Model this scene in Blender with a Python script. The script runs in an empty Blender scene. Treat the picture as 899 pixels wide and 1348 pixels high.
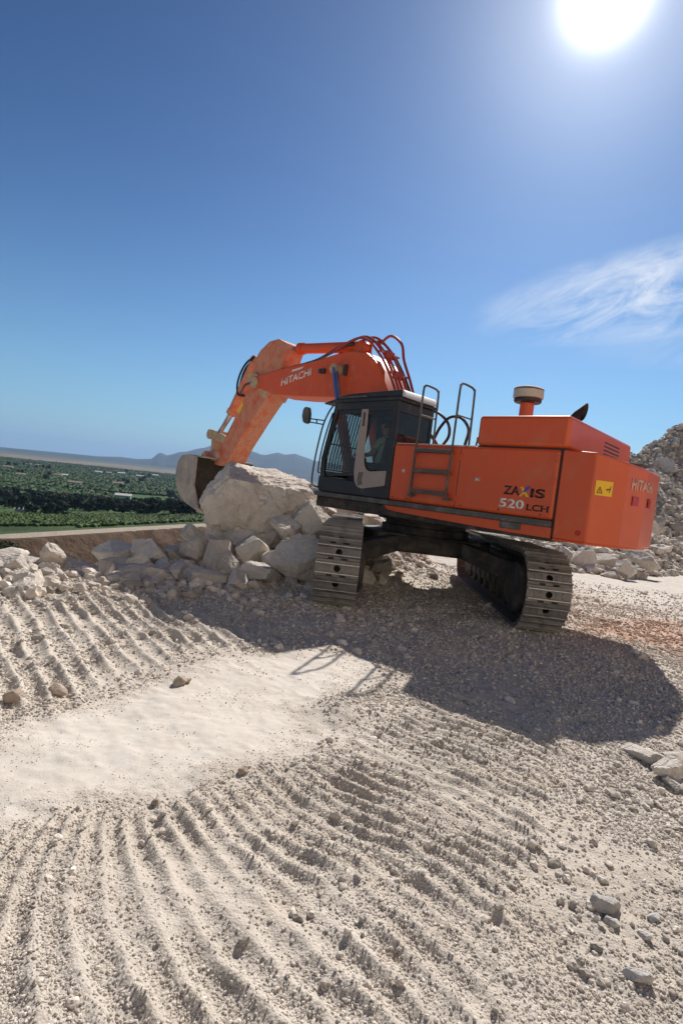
import bpy, bmesh, math, random
import numpy as np
from mathutils import Vector, Matrix
R = math.radians
scn = bpy.context.scene
COL = scn.collection
random.seed(7)
rng = np.random.default_rng(7)

# ------------------------------------------------------------------ camera
CAM_H = 1.82; FPX = 750.0; PITCH = 0.053; ROLL = 0.102
cd = bpy.data.cameras.new('camera'); cam = bpy.data.objects.new('camera', cd); COL.objects.link(cam)
cd.sensor_fit = 'VERTICAL'; cd.sensor_height = 36.0; cd.lens = FPX / 1348.0 * 36.0
cd.clip_start = 0.05; cd.clip_end = 60000
Fv = Vector((0, math.cos(PITCH), -math.sin(PITCH))); Rv = Vector((1, 0, 0)); Uv = Vector((0, math.sin(PITCH), math.cos(PITCH)))
cr, sr = math.cos(ROLL), math.sin(ROLL)
R2 = cr * Rv + sr * Uv; U2 = -sr * Rv + cr * Uv
cam.matrix_world = Matrix(((R2.x, U2.x, -Fv.x, 0), (R2.y, U2.y, -Fv.y, 0), (R2.z, U2.z, -Fv.z, CAM_H), (0, 0, 0, 1)))
scn.camera = cam

# ------------------------------------------------------------------ light
SUN_EL = 39.0; SUN_AZ = 19.4          # azimuth measured from +Y towards +X
sun_dir = Vector((math.sin(R(SUN_AZ)) * math.cos(R(SUN_EL)), math.cos(R(SUN_AZ)) * math.cos(R(SUN_EL)), math.sin(R(SUN_EL))))
sd = bpy.data.lights.new('sun', 'SUN'); sd.energy = 4.6; sd.angle = R(0.53); sd.color = (1.0, 0.95, 0.885)
sun = bpy.data.objects.new('sun', sd); COL.objects.link(sun)
sun.rotation_euler = sun_dir.to_track_quat('Z', 'Y').to_euler()
scn.view_settings.view_transform = 'Standard'; scn.view_settings.look = 'None'
scn.view_settings.gamma = 1.0; scn.view_settings.use_curve_mapping = False
scn.view_settings.exposure = 0.5
scn.cycles.max_bounces = 8; scn.cycles.diffuse_bounces = 4; scn.cycles.glossy_bounces = 3
scn.cycles.transparent_max_bounces = 12; scn.cycles.volume_bounces = 0
scn.cycles.use_denoising = True
scn.cycles.sample_clamp_indirect = 6.0

w = bpy.data.worlds.new('World'); scn.world = w; w.use_nodes = True
nt = w.node_tree; nt.nodes.clear()
def N(nt, t, **k):
    n = nt.nodes.new(t)
    for a, b in k.items():
        if a == 'ins':
            for i, v in b.items(): n.inputs[i].default_value = v
        else: setattr(n, a, b)
    return n
def math_(nt, op, a, b=None, c=None, clamp=False):
    n = nt.nodes.new('ShaderNodeMath'); n.operation = op; n.use_clamp = clamp
    for i, x in enumerate((a, b, c)):
        if x is None: continue
        if isinstance(x, (int, float)): n.inputs[i].default_value = x
        else: nt.links.new(x, n.inputs[i])
    return n.outputs[0]
sky = N(nt, 'ShaderNodeTexSky', sky_type='NISHITA', sun_disc=False, sun_elevation=R(SUN_EL), sun_rotation=R(SUN_AZ),
        altitude=60, air_density=1.0, dust_density=0.25, ozone_density=1.6)
tc = N(nt, 'ShaderNodeTexCoord')
# bright hazy aureole of the sky around the sun's direction
dot = N(nt, 'ShaderNodeVectorMath', operation='DOT_PRODUCT'); nt.links.new(tc.outputs['Generated'], dot.inputs[0]); dot.inputs[1].default_value = sun_dir
dt = math_(nt, 'MAXIMUM', dot.outputs['Value'], 0.0)
g1 = math_(nt, 'MULTIPLY', math_(nt, 'POWER', dt, 9.0), 0.42)
g2 = math_(nt, 'MULTIPLY', math_(nt, 'POWER', dt, 120.0), 2.6)
g3 = math_(nt, 'MULTIPLY', math_(nt, 'POWER', dt, 1300.0), 26.0)
gl = math_(nt, 'ADD', math_(nt, 'ADD', g1, g2), g3)
# thin cirrus low on the right
nrm = N(nt, 'ShaderNodeVectorMath', operation='NORMALIZE'); nt.links.new(tc.outputs['Generated'], nrm.inputs[0])
sep = N(nt, 'ShaderNodeSeparateXYZ'); nt.links.new(nrm.outputs[0], sep.inputs[0])
az = math_(nt, 'ARCTAN2', sep.outputs[0], sep.outputs[1])
el = math_(nt, 'ARCSINE', sep.outputs[2])
def blob(ca, ce, wa, we, tilt):
    a = math_(nt, 'SUBTRACT', az, ca); e = math_(nt, 'SUBTRACT', math_(nt, 'SUBTRACT', el, ce), math_(nt, 'MULTIPLY', a, tilt))
    a = math_(nt, 'DIVIDE', a, wa); e = math_(nt, 'DIVIDE', e, we)
    r2 = math_(nt, 'ADD', math_(nt, 'MULTIPLY', a, a), math_(nt, 'MULTIPLY', e, e))
    return math_(nt, 'SUBTRACT', 1.0, r2, clamp=True)
comb = N(nt, 'ShaderNodeCombineXYZ'); nt.links.new(az, comb.inputs[0]); nt.links.new(math_(nt, 'SUBTRACT', math_(nt, 'MULTIPLY', el, 2.6), math_(nt, 'MULTIPLY', az, 0.9)), comb.inputs[1])
no = N(nt, 'ShaderNodeTexNoise', ins={'Scale': 8.0, 'Detail': 10.0, 'Roughness': 0.68, 'Distortion': 0.7}); nt.links.new(comb.outputs[0], no.inputs['Vector'])
nn = math_(nt, 'MULTIPLY', math_(nt, 'SUBTRACT', no.outputs[0], 0.36), 3.2, clamp=True)
b1 = blob(R(28), R(19.0), R(18), R(4.2), 0.14)
b2 = math_(nt, 'MULTIPLY', blob(R(32), R(14.5), R(12), R(2.2), 0.05), 0.25)
b3 = math_(nt, 'MULTIPLY', blob(R(26), R(5.0), R(9), R(1.2), 0.05), 0.35)
bm_ = math_(nt, 'MULTIPLY', math_(nt, 'ADD', math_(nt, 'ADD', b1, b2), b3), nn, clamp=True)
cl = math_(nt, 'MINIMUM', math_(nt, 'MULTIPLY', bm_, 0.85), 0.62)
glc = N(nt, 'ShaderNodeVectorMath', operation='SCALE'); glc.inputs[0].default_value = (1.0, 0.97, 0.95); nt.links.new(gl, glc.inputs['Scale'])
nrm0 = N(nt, 'ShaderNodeVectorMath', operation='NORMALIZE'); nt.links.new(tc.outputs['Generated'], nrm0.inputs[0]); sep0 = N(nt, 'ShaderNodeSeparateXYZ'); nt.links.new(nrm0.outputs[0], sep0.inputs[0])
sc1 = N(nt, 'ShaderNodeVectorMath', operation='SCALE')
sc1.inputs['Scale'].default_value = 1 / 6.5; nt.links.new(sky.outputs[0], sc1.inputs[0])
gm = N(nt, 'ShaderNodeGamma', ins={'Gamma': 1.7}); nt.links.new(sc1.outputs[0], gm.inputs[0])
hs = N(nt, 'ShaderNodeVectorMath', operation='MULTIPLY'); hs.inputs[1].default_value = (3.5, 4.15, 4.4); 
hz_f = math_(nt, 'MULTIPLY', math_(nt, 'POWER', math_(nt, 'SUBTRACT', 1.0, math_(nt, 'MAXIMUM', sep0.outputs[2], 0.0)), 5.0), 0.85)
hmx = N(nt, 'ShaderNodeMix', data_type='RGBA'); nt.links.new(hz_f, hmx.inputs[0]); nt.links.new(gm.outputs[0], hmx.inputs[6]); hmx.inputs[7].default_value = (0.62, 1.04, 1.50, 1)
nt.links.new(hmx.outputs[2], hs.inputs[0])
mx = N(nt, 'ShaderNodeMix', data_type='RGBA'); nt.links.new(cl, mx.inputs[0]); nt.links.new(hs.outputs[0], mx.inputs[6]); mx.inputs[7].default_value = (8.6, 8.8, 9.0, 1)
ad = N(nt, 'ShaderNodeVectorMath', operation='ADD'); nt.links.new(mx.outputs[2], ad.inputs[0]); nt.links.new(glc.outputs[0], ad.inputs[1])
bg = N(nt, 'ShaderNodeBackground', ins={'Strength': 0.08}); nt.links.new(ad.outputs[0], bg.inputs[0])
wo = N(nt, 'ShaderNodeOutputWorld'); nt.links.new(bg.outputs[0], wo.inputs[0])

# ------------------------------------------------------------------ helpers
def tag(o, label=None, cat=None, group=None, kind=None):
    if label: o['label'] = label
    if cat: o['category'] = cat
    if group: o['group'] = group
    if kind: o['kind'] = kind
    return o

def mat(name, color, rough=0.8, metal=0.0, var=0.0, vscale=3.0, dust=0.0, dust_col=(0.42, 0.36, 0.29), dust_scale=2.5, bump=0.0, bscale=60.0, spec=0.5, coat=0.0, updust=0.0, streak=0.0):
    m = bpy.data.materials.new(name); m.use_nodes = True; t = m.node_tree; p = t.nodes['Principled BSDF']
    p.inputs['Roughness'].default_value = rough; p.inputs['Metallic'].default_value = metal
    p.inputs['Specular IOR Level'].default_value = spec; p.inputs['Coat Weight'].default_value = coat
    c = N(t, 'ShaderNodeTexCoord'); col = None
    rgb = N(t, 'ShaderNodeRGB'); rgb.outputs[0].default_value = (*color, 1); col = rgb.outputs[0]
    if var:
        n = N(t, 'ShaderNodeTexNoise', ins={'Scale': vscale, 'Detail': 6.0, 'Roughness': 0.6}); t.links.new(c.outputs['Object'], n.inputs['Vector'])
        mr = N(t, 'ShaderNodeMapRange', ins={'From Min': 0.3, 'From Max': 0.7, 'To Min': 1 - var, 'To Max': 1 + var}); t.links.new(n.outputs[0], mr.inputs[0])
        h = N(t, 'ShaderNodeHueSaturation'); t.links.new(col, h.inputs['Color']); t.links.new(mr.outputs[0], h.inputs['Value']); col = h.outputs[0]
    if dust or updust or streak:
        n = N(t, 'ShaderNodeTexNoise', ins={'Scale': dust_scale, 'Detail': 9.0, 'Roughness': 0.68}); t.links.new(c.outputs['Object'], n.inputs['Vector'])
        f = math_(t, 'MULTIPLY', math_(t, 'SUBTRACT', n.outputs[0], 0.62 - dust * 0.5), 4.0, clamp=True)
        f = math_(t, 'MULTIPLY', f, min(1.0, dust * 1.3 + 0.15))
        if updust:
            g = N(t, 'ShaderNodeNewGeometry'); sp = N(t, 'ShaderNodeSeparateXYZ'); t.links.new(g.outputs['True Normal'], sp.inputs[0])
            u = math_(t, 'MULTIPLY', math_(t, 'SUBTRACT', sp.outputs[2], 0.4), updust * 1.6, clamp=True)
            f = math_(t, 'MAXIMUM', f, u)
        if streak:
            mp = N(t, 'ShaderNodeMapping'); mp.inputs['Scale'].default_value = (9, 9, 0.7); t.links.new(c.outputs['Object'], mp.inputs[0])
            n2 = N(t, 'ShaderNodeTexNoise', ins={'Scale': 1.0, 'Detail': 5.0}); t.links.new(mp.outputs[0], n2.inputs['Vector'])
            f = math_(t, 'MAXIMUM', f, math_(t, 'MULTIPLY', math_(t, 'SUBTRACT', n2.outputs[0], 0.5), streak * 2, clamp=True))
        mxn = N(t, 'ShaderNodeMix', data_type='RGBA'); t.links.new(f, mxn.inputs[0]); t.links.new(col, mxn.inputs[6]); mxn.inputs[7].default_value = (*dust_col, 1); col = mxn.outputs[2]
        rr = math_(t, 'ADD', rough, math_(t, 'MULTIPLY', f, max(0, 0.9 - rough))); t.links.new(rr, p.inputs['Roughness'])
    t.links.new(col, p.inputs['Base Color'])
    if bump:
        n = N(t, 'ShaderNodeTexNoise', ins={'Scale': bscale, 'Detail': 8.0, 'Roughness': 0.65}); t.links.new(c.outputs['Object'], n.inputs['Vector'])
        b = N(t, 'ShaderNodeBump', ins={'Strength': bump, 'Distance': 0.02}); t.links.new(n.outputs[0], b.inputs['Height']); t.links.new(b.outputs[0], p.inputs['Normal'])
    return m

M = {}
ORG = (0.62, 0.085, 0.012)
M['orange'] = mat('orange_paint', ORG, 0.42, var=0.08, vscale=1.2, dust=0.16, dust_scale=2.2, coat=0.1, streak=0.16, dust_col=(0.52, 0.25, 0.15), bump=0.05, bscale=2.0)
M['orange_boom'] = mat('orange_boom_paint', (0.64, 0.085, 0.014), 0.45, var=0.08, dust=0.20, dust_scale=5.0, streak=0.2, dust_col=(0.5, 0.30, 0.2))
M['orange_dusty'] = mat('orange_dusty_paint', (0.62, 0.10, 0.03), 0.6, var=0.1, dust=0.60, dust_scale=6, streak=0.35, bump=0.25, dust_col=(0.55, 0.27, 0.17))
M['dark'] = mat('charcoal_paint', (0.022, 0.022, 0.023), 0.5, var=0.15, dust=0.12, dust_scale=3)
M['rail'] = mat('grey_walkway_paint', (0.085, 0.08, 0.075), 0.7, var=0.2, dust=0.25, dust_scale=4)
M['black'] = mat('black_rubber', (0.008, 0.008, 0.008), 0.55)
M['steel'] = mat('worn_track_steel', (0.21, 0.195, 0.18), 0.5, metal=0.35, var=0.35, vscale=9, dust=0.42, dust_scale=6, bump=0.4, bscale=40, dust_col=(0.33, 0.29, 0.25))
M['polished'] = mat('polished_grouser_steel', (0.60, 0.56, 0.51), 0.45, metal=0.35, var=0.3, vscale=14, dust=0.3, dust_scale=12)
M['under'] = mat('dirty_undercarriage', (0.028, 0.024, 0.021), 0.75, var=0.3, dust=0.35, dust_scale=4, bump=0.4, bscale=25, dust_col=(0.17, 0.14, 0.11))
M['bucket'] = mat('scraped_bucket_steel', (0.24, 0.21, 0.19), 0.5, metal=0.35, var=0.25, vscale=5, dust=0.55, dust_scale=4, bump=0.3, bscale=30, dust_col=(0.5, 0.43, 0.37))
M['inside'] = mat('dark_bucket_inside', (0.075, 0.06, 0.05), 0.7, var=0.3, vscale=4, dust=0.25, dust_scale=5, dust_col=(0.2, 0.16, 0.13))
M['rod'] = mat('chrome_rod', (0.65, 0.66, 0.68), 0.18, metal=1.0)
M['link'] = mat('dusty_yellow_link', (0.42, 0.27, 0.14), 0.8, var=0.2, dust=0.5, dust_scale=6, bump=0.3, dust_col=(0.5, 0.4, 0.3))
M['beige'] = mat('beige_door_paint', (0.33, 0.27, 0.235), 0.5, var=0.06, dust=0.15)
M['roofw'] = mat('pale_roof_edge', (0.62, 0.60, 0.57), 0.6, var=0.1)
M['hosered'] = mat('orange_red_pipe', (0.36, 0.04, 0.02), 0.4, var=0.1, dust=0.2, dust_scale=8)
M['hose'] = mat('dark_hose', (0.05, 0.035, 0.035), 0.5, dust=0.25, dust_scale=8)
M['blue'] = mat('blue_hose', (0.05, 0.12, 0.36), 0.5)
M['cap'] = mat('cleaner_bowl', (0.50, 0.46, 0.36), 0.35, var=0.1)
M['letterw'] = mat('white_letter_vinyl', (0.72, 0.68, 0.62), 0.5)
M['letterp'] = mat('faded_pink_letter_vinyl', (0.62, 0.36, 0.26), 0.5)
M['letterk'] = mat('black_letter_vinyl', (0.03, 0.012, 0.012), 0.5)
M['lettery'] = mat('yellow_letter_vinyl', (0.8, 0.45, 0.02), 0.5)
M['letterb'] = mat('blue_letter_vinyl', (0.05, 0.06, 0.4), 0.5)
M['warn'] = mat('yellow_warning_vinyl', (0.85, 0.48, 0.01), 0.5)
M['refl'] = mat('red_reflector_plastic', (0.45, 0.02, 0.01), 0.2)
M['mirror'] = mat('mirror_back_plastic', (0.06, 0.06, 0.06), 0.5, dust=0.2)
M['seat'] = mat('seat_cloth', (0.03, 0.03, 0.035), 0.9)
M['skin'] = mat('skin', (0.42, 0.22, 0.14), 0.6)
M['shirt'] = mat('green_white_shirt', (0.42, 0.52, 0.40), 0.9, var=0.15, vscale=6)
M['trousers'] = mat('work_trousers', (0.05, 0.06, 0.09), 0.9)
M['hair'] = mat('dark_hair', (0.02, 0.015, 0.012), 0.7)
M['cream'] = mat('white_render_wall', (0.55, 0.52, 0.47), 0.9, var=0.1, vscale=1)
M['tile'] = mat('clay_roof_tile', (0.28, 0.19, 0.14), 0.9, var=0.2, vscale=2)
M['darkwin'] = mat('dark_window', (0.03, 0.035, 0.04), 0.2)
g = bpy.data.materials.new('tinted_cab_glass'); g.use_nodes = True; t = g.node_tree; t.nodes.clear()
tr = N(t, 'ShaderNodeBsdfTransparent'); tr.inputs[0].default_value = (0.50, 0.54, 0.52, 1)
gs = N(t, 'ShaderNodeBsdfGlossy', ins={'Roughness': 0.03}); lw = N(t, 'ShaderNodeLayerWeight', ins={'Blend': 0.5})
mxs = N(t, 'ShaderNodeMixShader'); t.links.new(math_(t, 'ADD', 0.04, math_(t, 'MULTIPLY', math_(t, 'POWER', lw.outputs['Facing'], 5.0), 0.9)), mxs.inputs[0]); t.links.new(tr.outputs[0], mxs.inputs[1]); t.links.new(gs.outputs[0], mxs.inputs[2])
df = N(t, 'ShaderNodeBsdfDiffuse'); df.inputs[0].default_value = (0.3, 0.28, 0.25, 1); mx2 = N(t, 'ShaderNodeMixShader', ins={0: 0.07})
t.links.new(mxs.outputs[0], mx2.inputs[1]); t.links.new(df.outputs[0], mx2.inputs[2])
t.links.new(mx2.outputs[0], N(t, 'ShaderNodeOutputMaterial').inputs[0]); M['glass'] = g

class MB:
    def __init__(s, frame=None): s.v = []; s.f = []; s.fr = frame or (lambda a, b, c: Vector((a, b, c)))
    def add(s, vs, fs):
        k = len(s.v); s.v += [tuple(s.fr(*p)) for p in vs]; s.f += [tuple(i + k for i in f) for f in fs]; return s
    def box(s, a0, a1, b0, b1, c0, c1):
        vs = [(a, b, c) for a in (a0, a1) for b in (b0, b1) for c in (c0, c1)]
        return s.add(vs, [(0, 1, 3, 2), (4, 6, 7, 5), (0, 4, 5, 1), (2, 3, 7, 6), (0, 2, 6, 4), (1, 5, 7, 3)])
    def prism(s, prof, b0, b1):            # profile in (a, c), extruded along b
        n = len(prof)
        vs = [(a, b0, c) for a, c in prof] + [(a, b1, c) for a, c in prof]
        return s.add(vs, [tuple(range(n)), tuple(reversed(range(n, 2 * n)))] + [(i, (i + 1) % n + 0, (i + 1) % n + n, i + n)[::-1] for i in range(n)])
    def plan(s, prof, c0, c1):             # profile in (a, b), extruded along c (c0/c1 numbers or functions)
        n = len(prof); z0 = c0 if callable(c0) else (lambda a, b: c0); z1 = c1 if callable(c1) else (lambda a, b: c1)
        vs = [(a, b, z0(a, b)) for a, b in prof] + [(a, b, z1(a, b)) for a, b in prof]
        return s.add(vs, [tuple(range(n)), tuple(reversed(range(n, 2 * n)))] + [(i, (i + 1) % n, (i + 1) % n + n, i + n)[::-1] for i in range(n)])
    def tube(s, pts, r, seg=8, smooth=0):
        P = [Vector(p) for p in pts]
        if smooth and len(P) > 2:
            Q = []
            E = [2 * P[0] - P[1]] + P + [2 * P[-1] - P[-2]]
            for i in range(1, len(E) - 2):
                for k in range(smooth):
                    u = k / smooth; a, b, c, d = E[i - 1], E[i], E[i + 1], E[i + 2]
                    Q.append(0.5 * ((2 * b) + (c - a) * u + (2 * a - 5 * b + 4 * c - d) * u * u + (3 * b - a - 3 * c + d) * u ** 3))
            Q.append(P[-1]); P = Q
        rs = r if isinstance(r, (list, tuple)) else [r] * len(P)
        vs = []; up = Vector((0, 0, 1)); last = None
        for i, p in enumerate(P):
            d = (P[min(i + 1, len(P) - 1)] - P[max(i - 1, 0)]).normalized()
            x = d.cross(up if last is None else last)
            if last is None and x.length < 0.1: x = d.cross(Vector((1, 0, 0)))
            if last is not None: x = last - d * last.dot(d)
            x.normalize(); last = x; y = d.cross(x)
            for j in range(seg):
                a = 2 * math.pi * j / seg; vs.append(p + (x * math.cos(a) + y * math.sin(a)) * rs[min(i, len(rs) - 1)])
        fs = [(i * seg + j, i * seg + (j + 1) % seg, (i + 1) * seg + (j + 1) % seg, (i + 1) * seg + j) for i in range(len(P) - 1) for j in range(seg)]
        fs += [tuple(reversed(range(seg))), tuple(range((len(P) - 1) * seg, len(P) * seg))]
        return s.add([tuple(v) for v in vs], fs)
    def lathe(s, c, prof, seg=24, axis='c'):   # prof (r, h)
        vs = []
        for r, h in prof:
            for j in range(seg):
                a = 2 * math.pi * j / seg; x, y = r * math.cos(a), r * math.sin(a)
                vs.append((c[0] + x, c[1] + y, c[2] + h) if axis == 'c' else (c[0] + x, c[1] + h, c[2] + y))
        n = len(prof)
        fs = [(i * seg + j, i * seg + (j + 1) % seg, (i + 1) * seg + (j + 1) % seg, (i + 1) * seg + j) for i in range(n - 1) for j in range(seg)]
        fs += [tuple(reversed(range(seg))), tuple(range((n - 1) * seg, n * seg))]
        return s.add(vs, fs)
    def build(s, name, m, parent=None, bevel=0.0, ang=35, seg=2):
        me = bpy.data.meshes.new(name); me.from_pydata(s.v, [], s.f)
        b = bmesh.new(); b.from_mesh(me); bmesh.ops.recalc_face_normals(b, faces=b.faces); b.to_mesh(me); b.free()
        me.shade_smooth(); me.set_sharp_from_angle(angle=R(ang))
        o = bpy.data.objects.new(name, me); COL.objects.link(o); me.materials.append(M[m] if isinstance(m, str) else m)
        if parent: o.parent = parent
        if bevel:
            bv = o.modifiers.new('bevel', 'BEVEL'); bv.width = bevel; bv.segments = seg; bv.limit_method = 'ANGLE'; bv.angle_limit = R(38); bv.harden_normals = False
        return o

# ------------------------------------------------------------------ numpy noise
_P = rng.permutation(256); _P = np.concatenate([_P, _P, _P])
_G = rng.normal(size=(256, 3)); _G /= np.linalg.norm(_G, axis=1)[:, None]
def perlin(x, y, z):
    xi = np.floor(x).astype(int); yi = np.floor(y).astype(int); zi = np.floor(z).astype(int)
    xf, yf, zf = x - xi, y - yi, z - zi
    u, v, w_ = [t * t * t * (t * (t * 6 - 15) + 10) for t in (xf, yf, zf)]
    def g(dx, dy, dz):
        h = _P[(_P[(_P[(xi + dx) & 255] + yi + dy) & 255] + zi + dz) & 255]
        G = _G[h]; return G[..., 0] * (xf - dx) + G[..., 1] * (yf - dy) + G[..., 2] * (zf - dz)
    L = lambda a, b, t: a + (b - a) * t
    return L(L(L(g(0, 0, 0), g(1, 0, 0), u), L(g(0, 1, 0), g(1, 1, 0), u), v), L(L(g(0, 0, 1), g(1, 0, 1), u), L(g(0, 1, 1), g(1, 1, 1), u), v), w_)
def fbm(x, y, z=0.0, oct=4, gain=0.5, lac=2.03):
    x = np.asarray(x, float); y = np.asarray(y, float); z = np.zeros_like(x) + z
    s = 0; a = 1.0
    for i in range(oct):
        s = s + a * perlin(x + 17.3 * i, y + 5.1 * i, z + 9.7 * i); x, y, z = x * lac, y * lac, z * lac; a *= gain
    return s
def sstep(a, b, x): t = np.clip((x - a) / (b - a), 0, 1); return t * t * (3 - 2 * t)

def at(u, v, D):
    """world point seen at photo pixel (u, v) at distance D along the view axis (used only to read places off the photo)"""
    return Vector((0, 0, CAM_H)) + (Fv + R2 * ((u - 449.5) / FPX) + U2 * ((674 - v) / FPX)) * D
def gpx(u, v, z=0.1):
    d = Fv + R2 * ((u - 449.5) / FPX) + U2 * ((674 - v) / FPX); k = (z - CAM_H) / d.z; p = Vector((0, 0, CAM_H)) + d * k; return (p.x, p.y)

# ------------------------------------------------------------------ terrain
CX, CY = 1.512, 10.281; TX, TY = -0.018, -0.013
def poly_sd(px, py, poly):
    """positive inside"""
    d = np.full(px.shape, 1e9); inside = np.zeros(px.shape, bool); n = len(poly)
    for i in range(n):
        x1, y1 = poly[i]; x2, y2 = poly[(i + 1) % n]
        ex, ey = x2 - x1, y2 - y1; wx, wy = px - x1, py - y1
        t = np.clip((wx * ex + wy * ey) / (ex * ex + ey * ey + 1e-12), 0, 1)
        d = np.minimum(d, np.hypot(wx - ex * t, wy - ey * t))
        c = ((y1 > py) != (y2 > py)) & (px < ex * (py - y1) / (ey + 1e-12) + x1); inside ^= c
    return np.where(inside, d, -d)
def line_sd(x, y, pts):
    """signed distance to an open polyline; positive to its left"""
    best = np.full(x.shape, 1e9); s = np.zeros(x.shape)
    for (x1, y1), (x2, y2) in zip(pts[:-1], pts[1:]):
        ex, ey = x2 - x1, y2 - y1; wx, wy = x - x1, y - y1
        t = np.clip((wx * ex + wy * ey) / (ex * ex + ey * ey), 0, 1)
        d = np.hypot(wx - ex * t, wy - ey * t); m = d < best - 1e-9
        best = np.where(m, d, best); s = np.where(m, np.sign(ex * wy - ey * wx), s)
    return best * s
EDGE = [(-60, -120), (-14, -20), (-7.5, 2.0), (-6.4, 6.9), (-4.6, 8.2), (-3.3, 9.2), (-2.0, 12.2), (0.0, 15.5), (3.0, 25.0), (9.0, 48.0), (18, 90), (30, 140)]
BOUNCE_WALL = [(46, 12), (38, -5), (20, -12), (0, -12.5), (-16, -17), (-40, -22)]
FLAT = [(-1.9, 2.15), (-1.38, 2.42), (-1.22, 2.60), (-0.99, 2.77), (-0.64, 2.9), (-0.38, 3.22), (-0.08, 3.45), (0.10, 3.80), (-0.10, 4.15), (0.15, 4.6), (0.55, 5.1), (0.4, 5.8), (-0.24, 5.6), (-0.97, 5.1), (-1.35, 4.3), (-1.58, 3.8), (-1.86, 3.3), (-2.6, 2.8)]
SCREE = [(4.4, 60), (4.6, 24), (6.2, 18.2), (8.0, 17.6), (11.5, 21.0), (16.5, 25.0), (30, 31), (90, 50)]
RL = {0: [(-1.02, 2.2), (-1.01, 2.0), (-0.93, 1.81)], 1: [(-0.87, 2.2), (-0.67, 1.92), (-0.44, 1.63)], 2: [(-0.77, 2.36), (-0.72, 2.1), (-0.46, 1.76), (-0.33, 1.63)],
      3: [(-0.66, 2.26), (-0.48, 2.03), (-0.26, 1.78), (-0.13, 1.65)], 4: [(-0.61, 2.46), (-0.38, 2.28), (-0.12, 2.01)], 5: [(-0.42, 2.77), (-0.15, 2.51), (0.16, 2.18)],
      6: [(-0.25, 2.94), (0.16, 2.68), (0.43, 2.44)], 7: [(0.16, 2.59), (0.48, 2.33), (0.64, 2.07), (0.82, 1.88)], 8: [(0.05, 3.64), (0.48, 3.33), (0.95, 3.01), (1.15, 2.66)],
      9: [(0.31, 3.88), (0.91, 3.67), (1.33, 3.41)], 10: [(0.88, 4.86), (1.33, 4.33), (1.56, 4.11)]}
def fit_phase(spacing=0.10):
    c0 = (0.1, 2.8)
    def terms(x, y):
        x = (x - c0[0]); y = (y - c0[1])
        T = [x, y, x * x, x * y, y * y, x**3, x * x * y, x * y * y, y**3]
        Dx = [1, 0, 2 * x, y, 0, 3 * x * x, 2 * x * y, y * y, 0]; Dy = [0, 1, 0, x, 2 * y, 0, x * x, 2 * x * y, 3 * y * y]
        return T, Dx, Dy
    A = []; B = []
    for k, L in RL.items():
        for (x1, y1), (x2, y2) in zip(L[:-1], L[1:]):
            l = math.hypot(x2 - x1, y2 - y1); tx, ty = (x2 - x1) / l, (y2 - y1) / l
            _, Dx, Dy = terms((x1 + x2) / 2, (y1 + y2) / 2)
            A.append([(a * tx + b * ty) * 2.5 for a, b in zip(Dx, Dy)]); B.append(0)
            nx, ny = -ty, tx
            A.append([(a * nx + b * ny) for a, b in zip(Dx, Dy)]); B.append(1 / spacing)
    A = np.array(A, float); B = np.array(B)
    co = np.linalg.solve(A.T @ A + 0.02 * np.eye(9), A.T @ B)
    return lambda x, y: sum(c * t for c, t in zip(co, terms(x, y)[0]))
PH = fit_phase()
SW1 = [(-1.5, 1.0), (-1.42, 2.38), (-1.22, 2.56), (-0.99, 2.73), (-0.64, 2.86), (-0.38, 3.18), (-0.08, 3.41), (0.12, 3.8), (0.55, 4.3), (0.95, 4.9), (1.5, 5.2), (2.3, 5.2), (2.0, 4.1), (1.55, 3.3), (1.1, 2.55), (0.85, 1.9), (0.75, 1.0)]
SW2 = [(-3.6, 7.4), (-1.9, 7.3), (-0.4, 6.4), (-0.2, 5.7), (-0.97, 5.15), (-1.35, 4.3), (-1.58, 3.8), (-1.86, 3.3), (-2.6, 2.8), (-4.2, 3.6), (-4.4, 6.0)]
def ridge_parts(x, y):
    ph = PH(x, y) + 0.55 * fbm(x * 1.5, y * 1.5, 3.1, 3)
    m1 = sstep(-0.04, 0.22, poly_sd(x, y, SW1) + 0.16 * fbm(x * 4, y * 4, 1.0, 2))
    wob = 0.6 * fbm(x * 0.8, y * 0.8, 7.7, 3)
    ph2 = (x * 0.79 + y * 0.61) / 0.17 + wob
    m2 = sstep(0.0, 0.35, poly_sd(x, y, SW2) + 0.15 * fbm(x * 2, y * 2, 4.0, 2))
    return ph, m1, ph2, m2
def saw(ph):
    f = ph - np.floor(ph)
    return np.where(f < 0.46, np.sin(f / 0.46 * np.pi) ** 1.6, -0.45 * np.sin((f - 0.46) / 0.54 * np.pi))
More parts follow.
